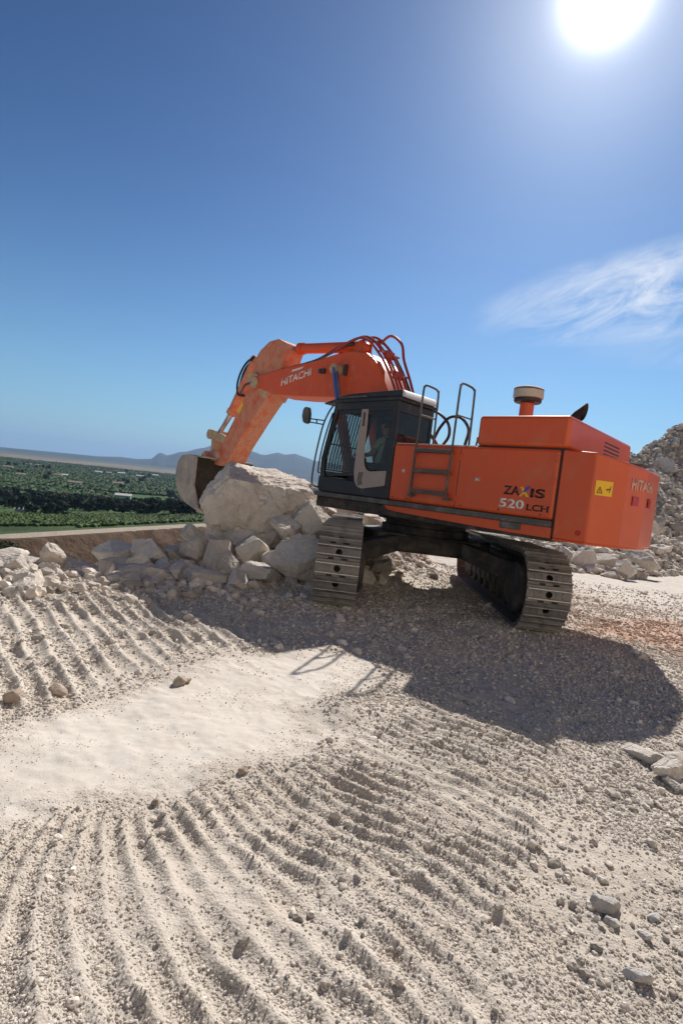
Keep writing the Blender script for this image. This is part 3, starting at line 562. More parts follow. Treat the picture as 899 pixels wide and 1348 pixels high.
# (px, py, width, height, distance, variant, rotation, label)
RK = [
 (408, 688, 56, 56, 10.6, 0, (0.3, 0.2, 0.4), 'smooth pinkish slab leaning up behind the top of the left crawler track'),
 (378, 700, 50, 40, 10.4, 1, (0.5, 0.1, 1.4), 'white broken rock under the right end of the huge boulder'),
 (420, 668, 60, 34, 12.3, 2, (0.1, 0.4, 2.2), 'white rock showing between the huge boulder and the cab'),
 (263, 727, 50, 48, 9.8, 3, (0.2, 0.1, 0.3), 'tall angular block at the left foot of the huge boulder'),
 (287, 735, 38, 50, 9.5, 4, (0.2, 0.4, 1.1), 'shaded upright block right beside the tall angular block'),
 (333, 728, 46, 42, 9.7, 5, (0.7, 0.1, 2.0), 'pointed rock below the middle of the huge boulder'),
 (303, 748, 30, 42, 9.2, 6, (0.3, 0.7, 0.2), 'narrow pale rock wedged below the left part of the huge boulder'),
 (397, 736, 60, 62, 9.3, 7, (0.1, 0.3, 2.6), 'large rock touching the left side of the left crawler track'),
 (365, 738, 38, 36, 9.5, 8, (0.5, 0.2, 0.9), 'cream rock between the pointed rock and the large rock by the track'),
 (342, 755, 52, 26, 8.9, 9, (0.15, 0.1, 0.1), 'flat topped slab lying low in front of the pointed rock'),
 (267, 762, 54, 30, 8.6, 10, (0.3, 0.5, 0.3), 'long slab tilted down to the right at the front of the pile'),
 (236, 760, 28, 32, 8.7, 11, (0.9, 0.2, 0.7), 'wedge shaped rock left of the long tilted slab'),
 (312, 766, 30, 26, 8.5, 12, (0.6, 0.9, 0.7), 'stubby rock right of the long tilted slab'),
 (322, 707, 56, 30, 10.8, 13, (0.2, 0.6, 0.5), 'rock tucked under the shaded belly of the huge boulder'),
 (252, 702, 28, 26, 11.0, 0, (1.2, 0.1, 0.5), 'rock at the skyline end of the pile just below the bucket'),
 (285, 704, 34, 26, 10.9, 5, (1.0, 0.9, 0.5), 'rock right below the bucket teeth'),
 (232, 731, 34, 22, 9.9, 1, (0.5, 1.3, 0.3), 'low rock between the grey topped block and the tall angular block'),
 (197, 729, 54, 38, 9.5, 2, (0.2, 0.15, 3.0), 'pale block with a flat shaded face standing in front of the brown bank'),
 (150, 733, 54, 28, 9.7, 3, (0.15, 0.2, 1.9), 'long low rock in front of the brown bank left of the flat faced block'),
 (190, 760, 90, 34, 8.6, 4, (0.2, 0.1, 2.9), 'widest low slab with a dark shaded side in the middle of the pile'),
 (113, 757, 60, 28, 8.7, 6, (0.1, 0.4, 1.0), 'rounded dusty rock left of the widest low slab'),
 (22, 783, 72, 44, 6.9, 7, (0.1, 0.2, 1.5), 'big rounded boulder cut by the left edge of the picture'),
 (6, 766, 46, 40, 7.8, 8, (0.4, 0.2, 1.7), 'white boulder behind the big rounded boulder at the left edge'),
 (62, 762, 34, 26, 7.9, 9, (0.7, 0.5, 2.7), 'small white rock right of the boulders at the left edge'),
 (85, 757, 30, 22, 8.6, 10, (0.2, 1.0, 0.7), 'white rock on the rim below the brown bank'),
 (213, 780, 36, 24, 8.2, 12, (0.4, 0.8, 0.4), 'white rock in front of the widest low slab'),
 (240, 783, 24, 20, 8.1, 13, (1.4, 0.8, 0.4), 'little rock half sunk in dust below the wedge shaped rock'),
 (262, 805, 24, 15, 7.5, 3, (0.4, 0.2, 0.1), 'white stone lying alone on the gravel in front of the pile'),
 (293, 801, 16, 13, 7.6, 5, (0.4, 0.2, 0.8), 'round stone right of the lone white stone before the pile'),
 (320, 797, 24, 15, 7.7, 8, (0.1, 0.2, 2.8), 'flat stone at the edge of the shade before the pile'),
 (48, 754, 62, 26, 8.3, 5, (0.1, 0.3, 0.2), 'long dusty white rock on the rim behind the boulders at the left edge'),
 (140, 768, 52, 26, 8.3, 11, (0.2, 0.1, 1.2), 'dusty white rock between the rounded dusty rock and the widest low slab'),
 (168, 750, 46, 24, 9.0, 8, (0.1, 0.5, 0.6), 'pale rock below the long low rock in front of the brown bank'),
 (2, 745, 56, 30, 8.7, 13, (0.1, 0.2, 1.9), 'white rock on the rim cut by the left edge'),
 (515, 735, 30, 28, 12.5, 1, (0.2, 0.3, 0.6), 'rock seen between the two crawler tracks beside the left one'),
 (537, 732, 24, 22, 12.9, 4, (0.6, 0.3, 1.6), 'smaller rock beside the one seen between the crawler tracks'),
 (500, 735, 22, 34, 12.2, 6, (0.9, 0.3, 1.6), 'rock half hidden by the inner side of the left crawler track'),
 (455, 672, 46, 24, 13.4, 9, (0.2, 0.3, 2.6), 'white rock showing above the left crawler track'),
 (498, 688, 46, 22, 13.6, 11, (0.1, 0.3, 0.9), 'sunlit white slab showing behind the left crawler track below the cab'),
 (822, 749, 26, 25, 17.0, 0, (0.5, 0.2, 0.2), 'cream cube like rock standing alone below the counterweight'),
 (846, 737, 42, 24, 18.2, 2, (0.2, 0.9, 0.6), 'rock to the right behind the cube like rock'),
 (793, 738, 34, 22, 18.3, 7, (0.7, 0.3, 1.6), 'rock left behind the cube like rock'),
 (768, 737, 30, 24, 18.0, 9, (0.1, 0.3, 2.9), 'rock below the middle of the counterweight'),
 (746, 731, 24, 20, 18.6, 12, (0.2, 0.6, 0.8), 'rock at the foot of the scree beside the right crawler track'),
 (873, 1037, 58, 34, 3.85, 3, (0.1, 0.15, 0.4), 'large flat white stone at the right edge of the foreground'),
 (846, 1000, 62, 22, 4.1, 6, (0.05, 0.1, 2.2), 'flat cream stone just behind the large flat white one'),
 (885, 1012, 34, 20, 4.05, 10, (0.3, 0.1, 1.2), 'brownish stone cut by the right edge above the large flat white one'),
 (882, 1055, 36, 16, 3.7, 12, (0.1, 0.3, 1.0), 'low stone in front of the large flat white one'),
]
for (u, v, wpx, hpx, D, k, rot, lab) in RK:
    c = at(u, v, D); sx = wpx * D / FPX / 2 * 1.08; sz = hpx * D / FPX / 2 * 1.1
    if u < 175 and D > 6: sx *= 1.35; sz *= 1.3; c.z += 0.03
    if D < 5: gz = float(ground_h(np.array([c.x]), np.array([c.y]))[0]); c.z = gz + sz * 0.45; sz *= 0.9
    place_rock(ROCKM[k], c, (sx, (sx + sz) * 0.5, sz), (rot[0] * 0.3, rot[1] * 0.3, rot[2]), lab)
for (u, v, wpx, hpx, D, k, lab) in [(792, 1226, 44, 28, 2.42, 0, 'largest grey stone in the lower right corner gravel'), (834, 1308, 26, 40, 2.08, 1, 'upright grey stone lowest in the right corner gravel'),
                                    (800, 1250, 22, 20, 2.34, 2, 'small grey stone touching the largest grey stone'), (857, 1236, 20, 14, 2.4, 3, 'grey stone to the right of the largest grey stone'), (842, 1262, 22, 18, 2.3, 1, 'grey stone between the largest and the upright grey stones')]:
    c = at(u, v, D); sx = wpx * D / FPX / 2 * 0.95; sz = hpx * D / FPX / 2 * 0.85
    c.z = float(ground_h(np.array([c.x]), np.array([c.y]))[0]) + min(sx, sz) * 0.35
    place_rock(GREYM[k], c, (sx, sz * 1.1, min(sx, sz) * 0.85), (0.1, 0.15, 0.5 + k), lab, 'stone', name='stone')
for (u, v, wpx, lab) in [(20, 927, 24, 'brown clod at the left edge of the ridged ground'), (72, 916, 24, 'brown clod right of the one at the left edge'), (237, 896, 18, 'brown clod alone beside the smooth pale strip'),
                         (321, 1011, 13, 'small brown clod on the lower rim of the smooth pale strip'), (207, 1053, 12, 'small brown clod at the lower left rim of the smooth strip'), (247, 893, 10, 'small brown clod touching the lone clod beside the pale strip')]:
    x, y = gpx(u, v, 0.15); D = y; s = wpx * D / FPX / 2
    place_rock(CLODM[int(u) % 3], (x, y, float(ground_h(np.array([x]), np.array([y]))[0]) + s * 0.4), (s * 1.2, s, s * 0.8), (0.2, 0.1, u), lab, 'clod', name='dirt_clod')

r = np.random.default_rng(11)
def scatter(n, fn, lab, group, smin, smax, sink=0.25, vary=ROCKM, pw=2.2):
    k = 0; guard = 0
    while k < n and guard < 20000:
        guard += 1
        p = fn()
        if p is None: continue
        x, y = p; s = smin + (smax - smin) * r.random() ** pw
        z = float(ground_h(np.array([x]), np.array([y]))[0])
        a = r.uniform(0.65, 1.2, 3)
        lab_ = lab(x, y, s) if callable(lab) else lab
        place_rock(vary[r.integers(len(vary))], (x, y, z + s * (0.45 - sink)), (s * a[0], s * a[1], s * a[2] * 0.8), tuple(r.uniform(0, 6.28, 3)), lab_, 'rock', group); k += 1
def pile():
    u = r.random() ** 0.6
    x = -5.0 + 6.2 * u; ymid = np.interp(x, [-6.2, -4.2, -2.2, -0.5, 0.3, 1.2], [6.4, 7.9, 9.4, 11.2, 11.8, 13.2]); y = ymid + r.normal() * np.interp(x, [-6, -2, 0], [0.55, 0.9, 1.5])
    if line_sd(np.array([x]), np.array([y]), EDGE)[0] > 0.4: return None
    if y < np.interp(x, [-6, -3.5, -1.7, 0, 1.2], [6.2, 6.9, 7.9, 8.3, 9.8]): return None
    return x, y
def lab_pile(x, y, s):
    size = 'fist sized' if s < 0.13 else 'head sized'
    zone = 'in the low rubble near the left edge of the picture' if x < -4 else 'on the rim before the brown bank' if x < -2.3 else 'among the big blocks left of and below the bucket' if x < -0.9 else 'packed under and around the huge boulder' if x < 0.3 else 'behind and beside the left crawler track'
    return f'{size} loose white rock {zone}'
def lab_scree(x, y, s):
    size = 'small' if s < 0.25 else 'big' if s > 0.45 else 'middling'
    return f"{size} broken rock on the {'upper' if y > 31 else 'lower' if y < 25 else 'middle'} part of the scree slope"
scatter(132, pile, lab_pile, 'loose rocks of the rubble pile', 0.08, 0.30, pw=2.6)
def screep():
    x = 9 + 22 * r.random() ** 1.1; y = 17 + 22 * r.random()
    tt = line_sd(np.array([x]), np.array([y]), SCREE)[0]
    if tt < 0.2 or tt > 13 or x / y < 0.42: return None
    return x, y
scatter(72, screep, lab_scree, 'rocks on the scree slope', 0.16, 0.75, pw=2.6)
def lowr():
    x = 4.0 + 5.5 * r.random(); y = 16.6 + 4 * r.random(); 
    return (x, y)
scatter(20, lowr, 'small broken rock in the low heap below the counterweight', 'rocks of the low heap', 0.10, 0.34)

# ---- gravel and rubble, far too many to count: baked meshes
def bake(name, pts, size, sub, seed, m, squash=0.75, label=None, tilt=0.6):
    r = np.random.default_rng(seed); V, Fc = ico(sub); n = len(pts); nv = len(V)
    NV = 16; var = []
    for i in range(NV):
        P = V * r.uniform(0.72, 1.22, (nv, 1)); P = P * r.uniform(0.7, 1.25, (1, 3)); var.append(P)
    var = np.array(var); P = var[r.integers(NV, size=n)]
    a = r.uniform(0, 2 * np.pi, n); b = r.uniform(-tilt, tilt, n)
    ca, sa, cb, sb = np.cos(a), np.sin(a), np.cos(b), np.sin(b)
    P[..., 2] *= squash
    x = P[..., 0]; y = P[..., 1] * cb[:, None] - P[..., 2] * sb[:, None]; z = P[..., 1] * sb[:, None] + P[..., 2] * cb[:, None]
    X = x * ca[:, None] - y * sa[:, None]; Y = x * sa[:, None] + y * ca[:, None]
    Q = np.stack([X, Y, z], -1) * size[:, None, None] + pts[:, None, :]
    F = (Fc[None] + (np.arange(n) * nv)[:, None, None]).reshape(-1)
    me = bpy.data.meshes.new(name); me.vertices.add(n * nv); me.vertices.foreach_set('co', Q.reshape(-1).astype(np.float32))
    me.loops.add(len(F)); me.loops.foreach_set('vertex_index', F.astype(np.int32)); nf = len(F) // 3
    me.polygons.add(nf); me.polygons.foreach_set('loop_start', np.arange(0, len(F), 3, dtype=np.int32)); me.polygons.foreach_set('loop_total', np.full(nf, 3, np.int32))
    me.update(calc_edges=True); me.polygons.foreach_set('use_smooth', np.zeros(nf, bool))
    sh = np.repeat(np.clip(r.normal(1.0, 0.22, n), 0.5, 1.5), nv); add_attr(me, 'shade', sh)
    add_attr(me, 'red', np.repeat(red_fn(pts[:, 0], pts[:, 1]), nv))
    me.materials.append(M[m]); o = bpy.data.objects.new(name, me); COL.objects.link(o); o['kind'] = 'stuff'; o['category'] = 'gravel'
    if label: o['label'] = label
    return o
def gravel_pts(n, x0, x1, y0, y1, s0, s1, dens, pw=3.0, falloff=True, sink=0.15):
    u = r.random(n); y = y0 * (y1 / y0) ** u if falloff else y0 + (y1 - y0) * u
    xw = np.minimum(np.maximum(0.75 * y + 0.6, 1.6), 1e9)
    x = r.uniform(-1, 1, n) * xw if falloff else r.uniform(x0, x1, n)
    keep = (x > x0) & (x < x1) & (r.random(n) < dens(x, y)); x, y = x[keep], y[keep]
    s = s0 + (s1 - s0) * r.random(len(x)) ** pw
    if falloff: s = s * np.where(poly_sd(x, y, FLAT) > 0, 0.5, 1.0)
    if falloff: s = s * np.clip(y / 2.6, 0.85, 3.0)
    z = ground_h(x, y) + s * (0.5 - sink)
    return np.stack([x, y, z], -1), s
def dens_g(x, y):
    fl = sstep(-0.14, 0.24, poly_sd(x, y, FLAT) + 0.28 * fbm(x * 3, y * 3, 2.0, 5, 0.6))
    ph, m1, ph2, m2 = ridge_parts(x, y); f = ph - np.floor(ph); f2 = ph2 - np.floor(ph2)
    clump = np.clip(0.62 + 1.3 * fbm(x * 1.6, y * 1.6, 3.3, 3), 0.15, 1.0)
    groove = 1 - m1 * 0.78 * ((f > 0.10) & (f < 0.36)) - m2 * (0.35 + 0.5 * ((f2 > 0.08) & (f2 < 0.40)))
    edge = (line_sd(x, y, EDGE) < 0.3)
    pale = sstep(0.0, 2.0, poly_sd(x, y, [(5.5, 10.5), (3.4, 15), (6, 18), (12, 22), (20, 24), (14, 12), (9, 9.5)]))
    clump = clump * (1 - 0.6 * pale)
    return clump * groove * (1 - 0.93 * fl * (0.85 + 0.3 * (fbm(x * 2.2, y * 2.2, 6.0, 3) > -0.1)).clip(0, 1.06)) * edge
pts, sz = gravel_pts(520000, -9, 12, 1.3, 15, 0.0022, 0.0095, dens_g, pw=2.8, sink=0.38)
bake('gravel', pts, sz, 1, 5, 'pebble', label='crushed pale gravel covering the track ridges')
def dens_s(x, y):
    fl = poly_sd(x, y, FLAT) > -0.03
    cor = 0.25 + 0.9 * (poly_sd(x, y, [(0.9, 1.4), (1.05, 2.6), (1.8, 3.6), (3.2, 5.2), (5, 5), (2.5, 1.4)]) > 0) + 0.5 * (poly_sd(x, y, [(-2, 7.3), (-1.3, 8.4), (1.5, 8.5), (1.2, 6.9), (-0.6, 6.6)]) > 0)
    return np.clip(cor * (0.45 + 1.2 * fbm(x * 1.1, y * 1.1, 8.3, 2)), 0, 1) * np.where(fl, 0.02, 1.0) * (line_sd(x, y, EDGE) < 0.2)
pts, sz = gravel_pts(12000, -9, 12, 1.3, 15, 0.008, 0.025, dens_s, pw=3.2, sink=0.32)
bake('gravel', pts, sz, 2, 6, 'pebble', label='coarser pale stones strewn over the gravel')
# rubble on scree, mound and pile
def dens_r(x, y):
    tt = line_sd(x, y, SCREE); return ((tt > -0.8) & (tt < 13) & (x / y > 0.15)) * 1.0
pts, sz = gravel_pts(26000, 4, 34, 15, 42, 0.05, 0.28, dens_r, pw=4.0, falloff=False, sink=0.2)
bake('rubble', pts, sz, 2, 8, 'pebble', label='broken rubble covering the scree slope')
def dens_m(x, y):
    ym = np.interp(x, [-8, -4.2, -2.2, -0.5, 0.3, 2.2], [6.0, 7.8, 9.3, 11.0, 11.8, 15.0]); return (np.exp(-((y - ym) / 1.5) ** 2)) * (line_sd(x, y, EDGE) < 0.6)
pts, sz = gravel_pts(20000, -8, 2.2, 6, 15, 0.018, 0.11, dens_m, pw=3.4, falloff=False, sink=0.2)
bake('rubble', pts, sz, 2, 9, 'pebble', label='small rubble filling the gaps of the rock pile')

# ------------------------------------------------------------------ excavator
root = bpy.data.objects.new('excavator', None); COL.objects.link(root); root.location = (CX, CY, 0); root.rotation_euler = (TY, -TX, 0)
tag(root, 'orange tracked excavator with raised boom scooping a white boulder at the quarry rim', 'excavator')
HY, UY = 0.797, -0.031
def frame(t):
    d = Vector((-math.sin(t), math.cos(t), 0)); n = Vector((-math.cos(t), -math.sin(t), 0)); z = Vector((0, 0, 1))
    f = lambda s, l, zz: d * s + n * l + z * zz
    f.d, f.n, f.z = d, n, z; return f
H = frame(HY); U = frame(UY)
HB = lambda: MB(H); UB = lambda: MB(U)

# -- tracks
TL, TZ, TR_ = 2.745, 1.136, 0.568
pr = 0.525                                    # radius to the plate surface
zc = 0.568
# shoe mesh: local x = along path, y = across, z = outward
def shoe_mesh():
    b = MB(); wv, hx, th = 0.30, 0.112, 0.022
    seg = 16; ring = [(0.046 * math.cos(2 * math.pi * i / seg), 0.046 * math.sin(2 * math.pi * i / seg)) for i in range(seg)]
    rect = []
    for i in range(seg):
        a = 2 * math.pi * i / seg; cx, cy = math.cos(a), math.sin(a); k = min(hx / max(abs(cx), 1e-6), 0.12 / max(abs(cy), 1e-6)); rect.append((cx * k, cy * k))
    for i in range(seg):                      # snap diagonals to corners
        if i % 4 == 2: rect[i] = (math.copysign(hx, rect[i][0]), math.copysign(0.12, rect[i][1]))
    vs = [(x, y, z) for z in (0, -th) for (x, y) in ring + rect]; n = seg; fs = []
    for i in range(n):
        j = (i + 1) % n
        fs += [(i, j, n + j, n + i), (2 * n + i, 3 * n + i, 3 * n + j, 2 * n + j), (i, 2 * n + i, 2 * n + j, j)]
    b.add(vs, fs)
    b.box(-hx, hx, -wv, -0.12, -th, 0); b.box(-hx, hx, 0.12, wv, -th, 0)
    for x0, x1, h in ((-0.078, -0.054, 0.052), (0.054, 0.078, 0.052)):
        if h: b.prism([(x0, 0.0005), (x1, 0.0005), (x1 - 0.006, h), (x0 + 0.004, h)], -wv + 0.004, wv - 0.004)
    for x in (-0.022, 0.024):
        for y in (-0.19, -0.10, 0.10, 0.19): b.lathe((x, y, 0), [(0.015, 0.0005), (0.015, 0.014), (0.011, 0.016)], 6)
    nb_ = len(b.f)
    for y in (-0.10, 0.085): b.box(0.086, 0.1115, y - 0.04, y + 0.04, -0.01, 0.002)
    o = b.build('track_shoe', 'steel', None); me = o.data; me.materials.append(M['polished']); me.materials.append(M['black'])
    for i, f in enumerate(me.polygons):
        zz = [me.vertices[k].co.z for k in f.vertices]
        if i >= nb_: f.material_index = 2
        elif min(zz) > 0.045: f.material_index = 1
    for md in list(o.modifiers): o.modifiers.remove(md)
    COL.objects.unlink(o); bpy.data.objects.remove(o); return me
SHOE = shoe_mesh()
straight = 2 * (TL - TR_); per = 2 * straight + 2 * math.pi * (pr); ns = 52; pitch = per / ns
def path(u):
    """point and tangent on the belt, (a, z, ta, tz), u from the bottom near end"""
    u %= per; A = TL - TR_
    if u < straight: return (-A + u, zc - pr, 1, 0)
    u -= straight
    if u < math.pi * pr: th = u / pr; return (A + pr * math.sin(th), zc - pr * math.cos(th), math.cos(th), math.sin(th))
    u -= math.pi * pr
    if u < straight:
        sag = 0.03 * math.sin(math.pi * u / straight) ** 2 * math.sin(3 * math.pi * u / straight) ** 2
        return (A - u, zc + pr - sag, -1, 0)
    u -= straight; th = u / pr; return (-A - pr * math.sin(th), zc + pr * math.cos(th), -math.cos(th), -math.sin(th))
for sgn, lab in ((1, 'crawler track nearer the boulder'), (-1, 'crawler track nearer the scree slope')):
    lc = sgn * 1.4235
    b = UB(); n = 104; P = [path(per * i / n) for i in range(n)]
    for off in (-0.085, 0.085):               # chain links
        vs = []; fs = []
        for (a, z, ta, tz) in P:
            na, nz = tz, -ta
            for k, (dl, dn) in enumerate(((-0.03, -0.035), (0.03, -0.035), (0.03, -0.125), (-0.03, -0.125))): vs.append((a + na * dn, lc + off + dl, z + nz * dn))
        for i in range(n):
            for k in range(4): fs.append((i * 4 + k, i * 4 + (k + 1) % 4, ((i + 1) % n) * 4 + (k + 1) % 4, ((i + 1) % n) * 4 + k))
        b.add(vs, fs)
    chain = b.build('crawler_track', 'under', root); chain['label'] = lab
    for i in range(ns):
        a, z, ta, tz = path(pitch * (i + 0.35)); na, nz = tz, -ta
        o = bpy.data.objects.new('track_shoe', SHOE); COL.objects.link(o); o.parent = chain
        X_ = (U.d * ta + U.z * tz).normalized(); Zv = (U.d * na + U.z * nz).normalized(); Yv = Zv.cross(X_)
        p = U(a, lc, z); jit = random.uniform(-0.02, 0.02)
        mt_ = Matrix(((X_.x, Yv.x, Zv.x, p.x), (X_.y, Yv.y, Zv.y, p.y), (X_.z, Yv.z, Zv.z, p.z), (0, 0, 0, 1)))
        o.matrix_local = mt_ @ Matrix.Rotation(jit, 4, 'Y')
    # side frame
    b = UB(); b.prism([(-2.0, 0.30), (2.0, 0.30), (2.15, 0.5), (2.0, 0.80), (-2.0, 0.80), (-2.2, 0.5)], lc - 0.17, lc + 0.17)
    b.prism([(-1.5, 0.80), (1.5, 0.80), (1.2, 0.92), (-1.2, 0.92)], lc - 0.15, lc + 0.15)
    for k in range(9): b.box(-1.8 + 0.42 * k, -1.74 + 0.42 * k, lc - 0.19, lc + 0.19, 0.33, 0.62)
    b.build('track_frame', 'under', chain, bevel=0.012)
    for k in range(8):
        b = UB(); b.lathe((-1.72 + 0.49 * k, lc, 0.26), [(0.07, -0.19), (0.10, -0.185), (0.10, -0.12), (0.085, -0.115), (0.085, 0.115), (0.10, 0.12), (0.10, 0.185), (0.07, 0.19)], 16, 'b'); b.build('track_roller', 'under', chain)
    # near end: drive sprocket with hub; far end idler
    b = UB(); b.lathe((-(TL - TR_), lc, zc), [(0.20, -0.20), (0.33, -0.185), (0.385, -0.15), (0.40, -0.06), (0.40, 0.06), (0.385, 0.15), (0.33, 0.185), (0.20, 0.20)], 32, 'b'); b.build('sprocket', 'under', chain)
    b = UB(); li = lc - sgn * 0.21
    b.lathe((-(TL - TR_), min(li, li - sgn * 0.16), zc), [(0.30, 0), (0.36, 0.02), (0.36, 0.12), (0.28, 0.16)] if sgn < 0 else [(0.28, 0), (0.36, 0.04), (0.36, 0.14), (0.30, 0.16)], 28, 'b')
    b.build('travel_motor', 'under', chain, bevel=0.01)
    b = UB(); b.lathe(((TL - TR_), lc, zc), [(0.20, -0.17), (0.38, -0.16), (0.40, -0.08), (0.40, 0.08), (0.38, 0.16), (0.20, 0.17)], 32, 'b'); b.build('idler_wheel', 'under', chain)
# -- car body
b = UB(); b.plan([(-0.85, 0.85), (-0.45, 1.1), (0.45, 1.1), (0.85, 0.85), (0.85, -0.85), (0.45, -1.1), (-0.45, -1.1), (-0.85, -0.85)], 0.74, 1.04)
for s1 in (-1, 1):
    for s2 in (-1, 1):
        b.add([(s1 * 0.5, s2 * 0.7, 0.76), (s1 * 1.0, s2 * 0.5, 0.76), (s1 * 1.55, s2 * 1.28, 0.50), (s1 * 0.95, s2 * 1.28, 0.50), (s1 * 0.5, s2 * 0.7, 1.02), (s1 * 1.0, s2 * 0.5, 1.02), (s1 * 1.5, s2 * 1.28, 0.84), (s1 * 0.95, s2 * 1.28, 0.84)],
              [(0, 1, 2, 3), (4, 7, 6, 5), (0, 4, 5, 1), (1, 5, 6, 2), (2, 6, 7, 3), (3, 7, 4, 0)])
cb = b.build('car_body', 'under', root, bevel=0.02)
b = UB(); b.box(-0.90, -0.86, -0.55, 0.55, 0.78, 1.0); b.box(-0.93, -0.899, -0.2, 0.2, 0.84, 0.96); b.build('access_plate', 'under', cb, bevel=0.008)
b = UB(); b.lathe((0, 0, 1.04), [(0.78, 0), (0.78, 0.12), (0.72, 0.13), (0.72, 0.2), (0.86, 0.21), (0.86, 0.27)], 40); b.build('swing_bearing', 'under', root)

# -- house deck
b = HB(); b.plan([(1.45, 1.40), (1.45, 0.40), (0.9, 0.40), (0.9, -0.40), (1.3, -0.42), (1.3, -1.40), (-2.96, -1.40), (-2.96, 1.40)], 1.31, 1.50)
deck = b.build('deck', 'under', root, bevel=0.02)
b = HB(); b.box(-2.962, 1.40, 1.40, 1.475, 1.495, 1.575); b.box(-2.9, 1.3, -1.475, -1.40, 1.495, 1.575); b.box(1.401, 1.455, 0.45, 1.47, 1.50, 1.575)
b.box(-2.55, -2.25, 1.41, 1.45, 1.40, 1.494)
b.build('walkway_rail', 'rail', deck, bevel=0.012)
b = HB(); b.prism([(-0.16, 1.492), (-2.96, 1.492), (-2.96, 1.352), (-2.4, 1.352), (-0.6, 1.40), (-0.25, 1.42)], 1.402, 1.43); b.build('side_skirt', 'orange', deck, bevel=0.006)
# -- side housings
b = HB(); b.box(-2.965, -0.245, 0.42, 1.44, 1.578, 2.485)
hb = b.build('side_housing', 'orange', root, bevel=0.045, seg=3); hb['label'] = 'orange side housing behind the cab with the ladder'
for s0, z0, z1 in ((-0.70, 1.60, 2.44), (-1.50, 1.60, 2.44)):
    b = HB(); b.box(s0 - 0.004, s0 + 0.004, 1.4395, 1.4425, z0, z1); b.build('panel_seam', 'letterk', hb)
b = HB(); b.prism([(-0.9, 1.85), (-1.32, 1.85), (-1.32, 2.40), (-1.30, 2.40), (-1.30, 1.87), (-0.9, 1.87)], 1.4395, 1.443); b.build('door_seam', 'orange', hb)
for s0, z0 in ((-0.50, 2.06), (-1.82, 2.02)):
    b = HB(); b.box(s0 - 0.045, s0 + 0.045, 1.4395, 1.446, z0 - 0.03, z0 + 0.03); lt = b.build('latch', 'orange_dusty', hb, bevel=0.004)
    b = HB(); b.lathe((s0, 1.446, z0), [(0.016, 0), (0.016, 0.006)], 10, 'b'); b.build('lock', 'rod', lt)
for s0 in (-0.72, -1.52, -2.93):
    for z0 in ((1.72, 2.32) if s0 > -2 else (2.08, 2.36)):
        b = HB(); b.box(s0 - 0.012, s0 + 0.05, 1.4395, 1.452, z0 - 0.04, z0 + 0.04); b.tube([(s0, 1.452, z0 - 0.045), (s0, 1.452, z0 + 0.045)], 0.009, 8); b.build('hinge', 'orange', hb)
for s0 in (-0.34, -0.62, -1.6, -2.2, -2.8):
    b = HB(); b.lathe((s0, 1.4405, 1.635), [(0.014, 0), (0.014, 0.008), (0.008, 0.011)], 8, 'b'); b.build('bolt', 'rail', hb)
b = HB(); b.box(-1.7, -0.26, 0.45, 1.40, 2.4855, 2.497); b.build('top_tread', 'roofw', hb, bevel=0.004)
b = HB(); b.box(-2.965, 1.25, -1.44, -0.42, 1.578, 2.40); b.build('tank_housing', 'orange', root, bevel=0.045, seg=3)
b = HB(); b.box(-2.965, -0.9, -0.419, 0.419, 1.51, 2.47); b.build('pump_cover', 'under', root, bevel=0.03)
b = HB(); b.plan([(-3.03, 1.43), (-1.72, 1.43), (-1.72, -1.36), (-2.86, -1.36)], 2.502, 2.92); hood = b.build('engine_hood', 'orange', root, bevel=0.05, seg=3)
b = HB(); b.plan([(-3.0, 1.41), (-1.74, 1.41), (-1.74, -1.34), (-2.84, -1.34)], 2.47, 2.503); b.build('hood_shadow_line', 'letterk', hood)  # black strip standing in for the shadow line in the seam under the hood
# vents on the rear face of the hood
for k in range(4):
    q0, q1 = 0.02, -0.72; 
    fn = lambda l, o_: -3.03 + (1.43 - l) / 2.79 * 0.17 - o_
    z0 = 2.60 + 0.055 * k
    b = HB(); b.add([(fn(q0, 0.003), q0, z0), (fn(q1, 0.003), q1, z0), (fn(q1, 0.003), q1, z0 + 0.022), (fn(q0, 0.003), q0, z0 + 0.022), (fn(q0, -0.02), q0, z0), (fn(q1, -0.02), q1, z0), (fn(q1, -0.02), q1, z0 + 0.022), (fn(q0, -0.02), q0, z0 + 0.022)],
                    [(0, 1, 2, 3), (4, 7, 6, 5), (0, 4, 5, 1), (3, 2, 6, 7), (0, 3, 7, 4), (1, 5, 6, 2)]); b.build('vent_slot', 'letterk', hood)
b = HB(); b.lathe((-1.82, 0.3, 2.921), [(0.13, 0), (0.13, 0.015), (0.105, 0.03), (0.105, 0.40)], 24); pcn = b.build('air_cleaner_neck', 'orange', root)
b = HB(); b.lathe((-1.82, 0.3, 3.30), [(0.10, 0), (0.19, 0.01), (0.205, 0.03), (0.205, 0.065), (0.20, 0.07)], 32); b.build('air_cleaner_base', 'dark', pcn)
b = HB(); b.lathe((-1.82, 0.3, 3.371), [(0.205, 0), (0.225, 0.01), (0.225, 0.125), (0.20, 0.13)], 32); b.build('air_cleaner_bowl', 'cap', pcn)
b = HB(); b.lathe((-1.82, 0.3, 3.502), [(0.215, 0), (0.225, 0.012), (0.20, 0.035), (0.10, 0.058), (0.02, 0.062)], 32); b.build('air_cleaner_lid', 'rail', pcn)
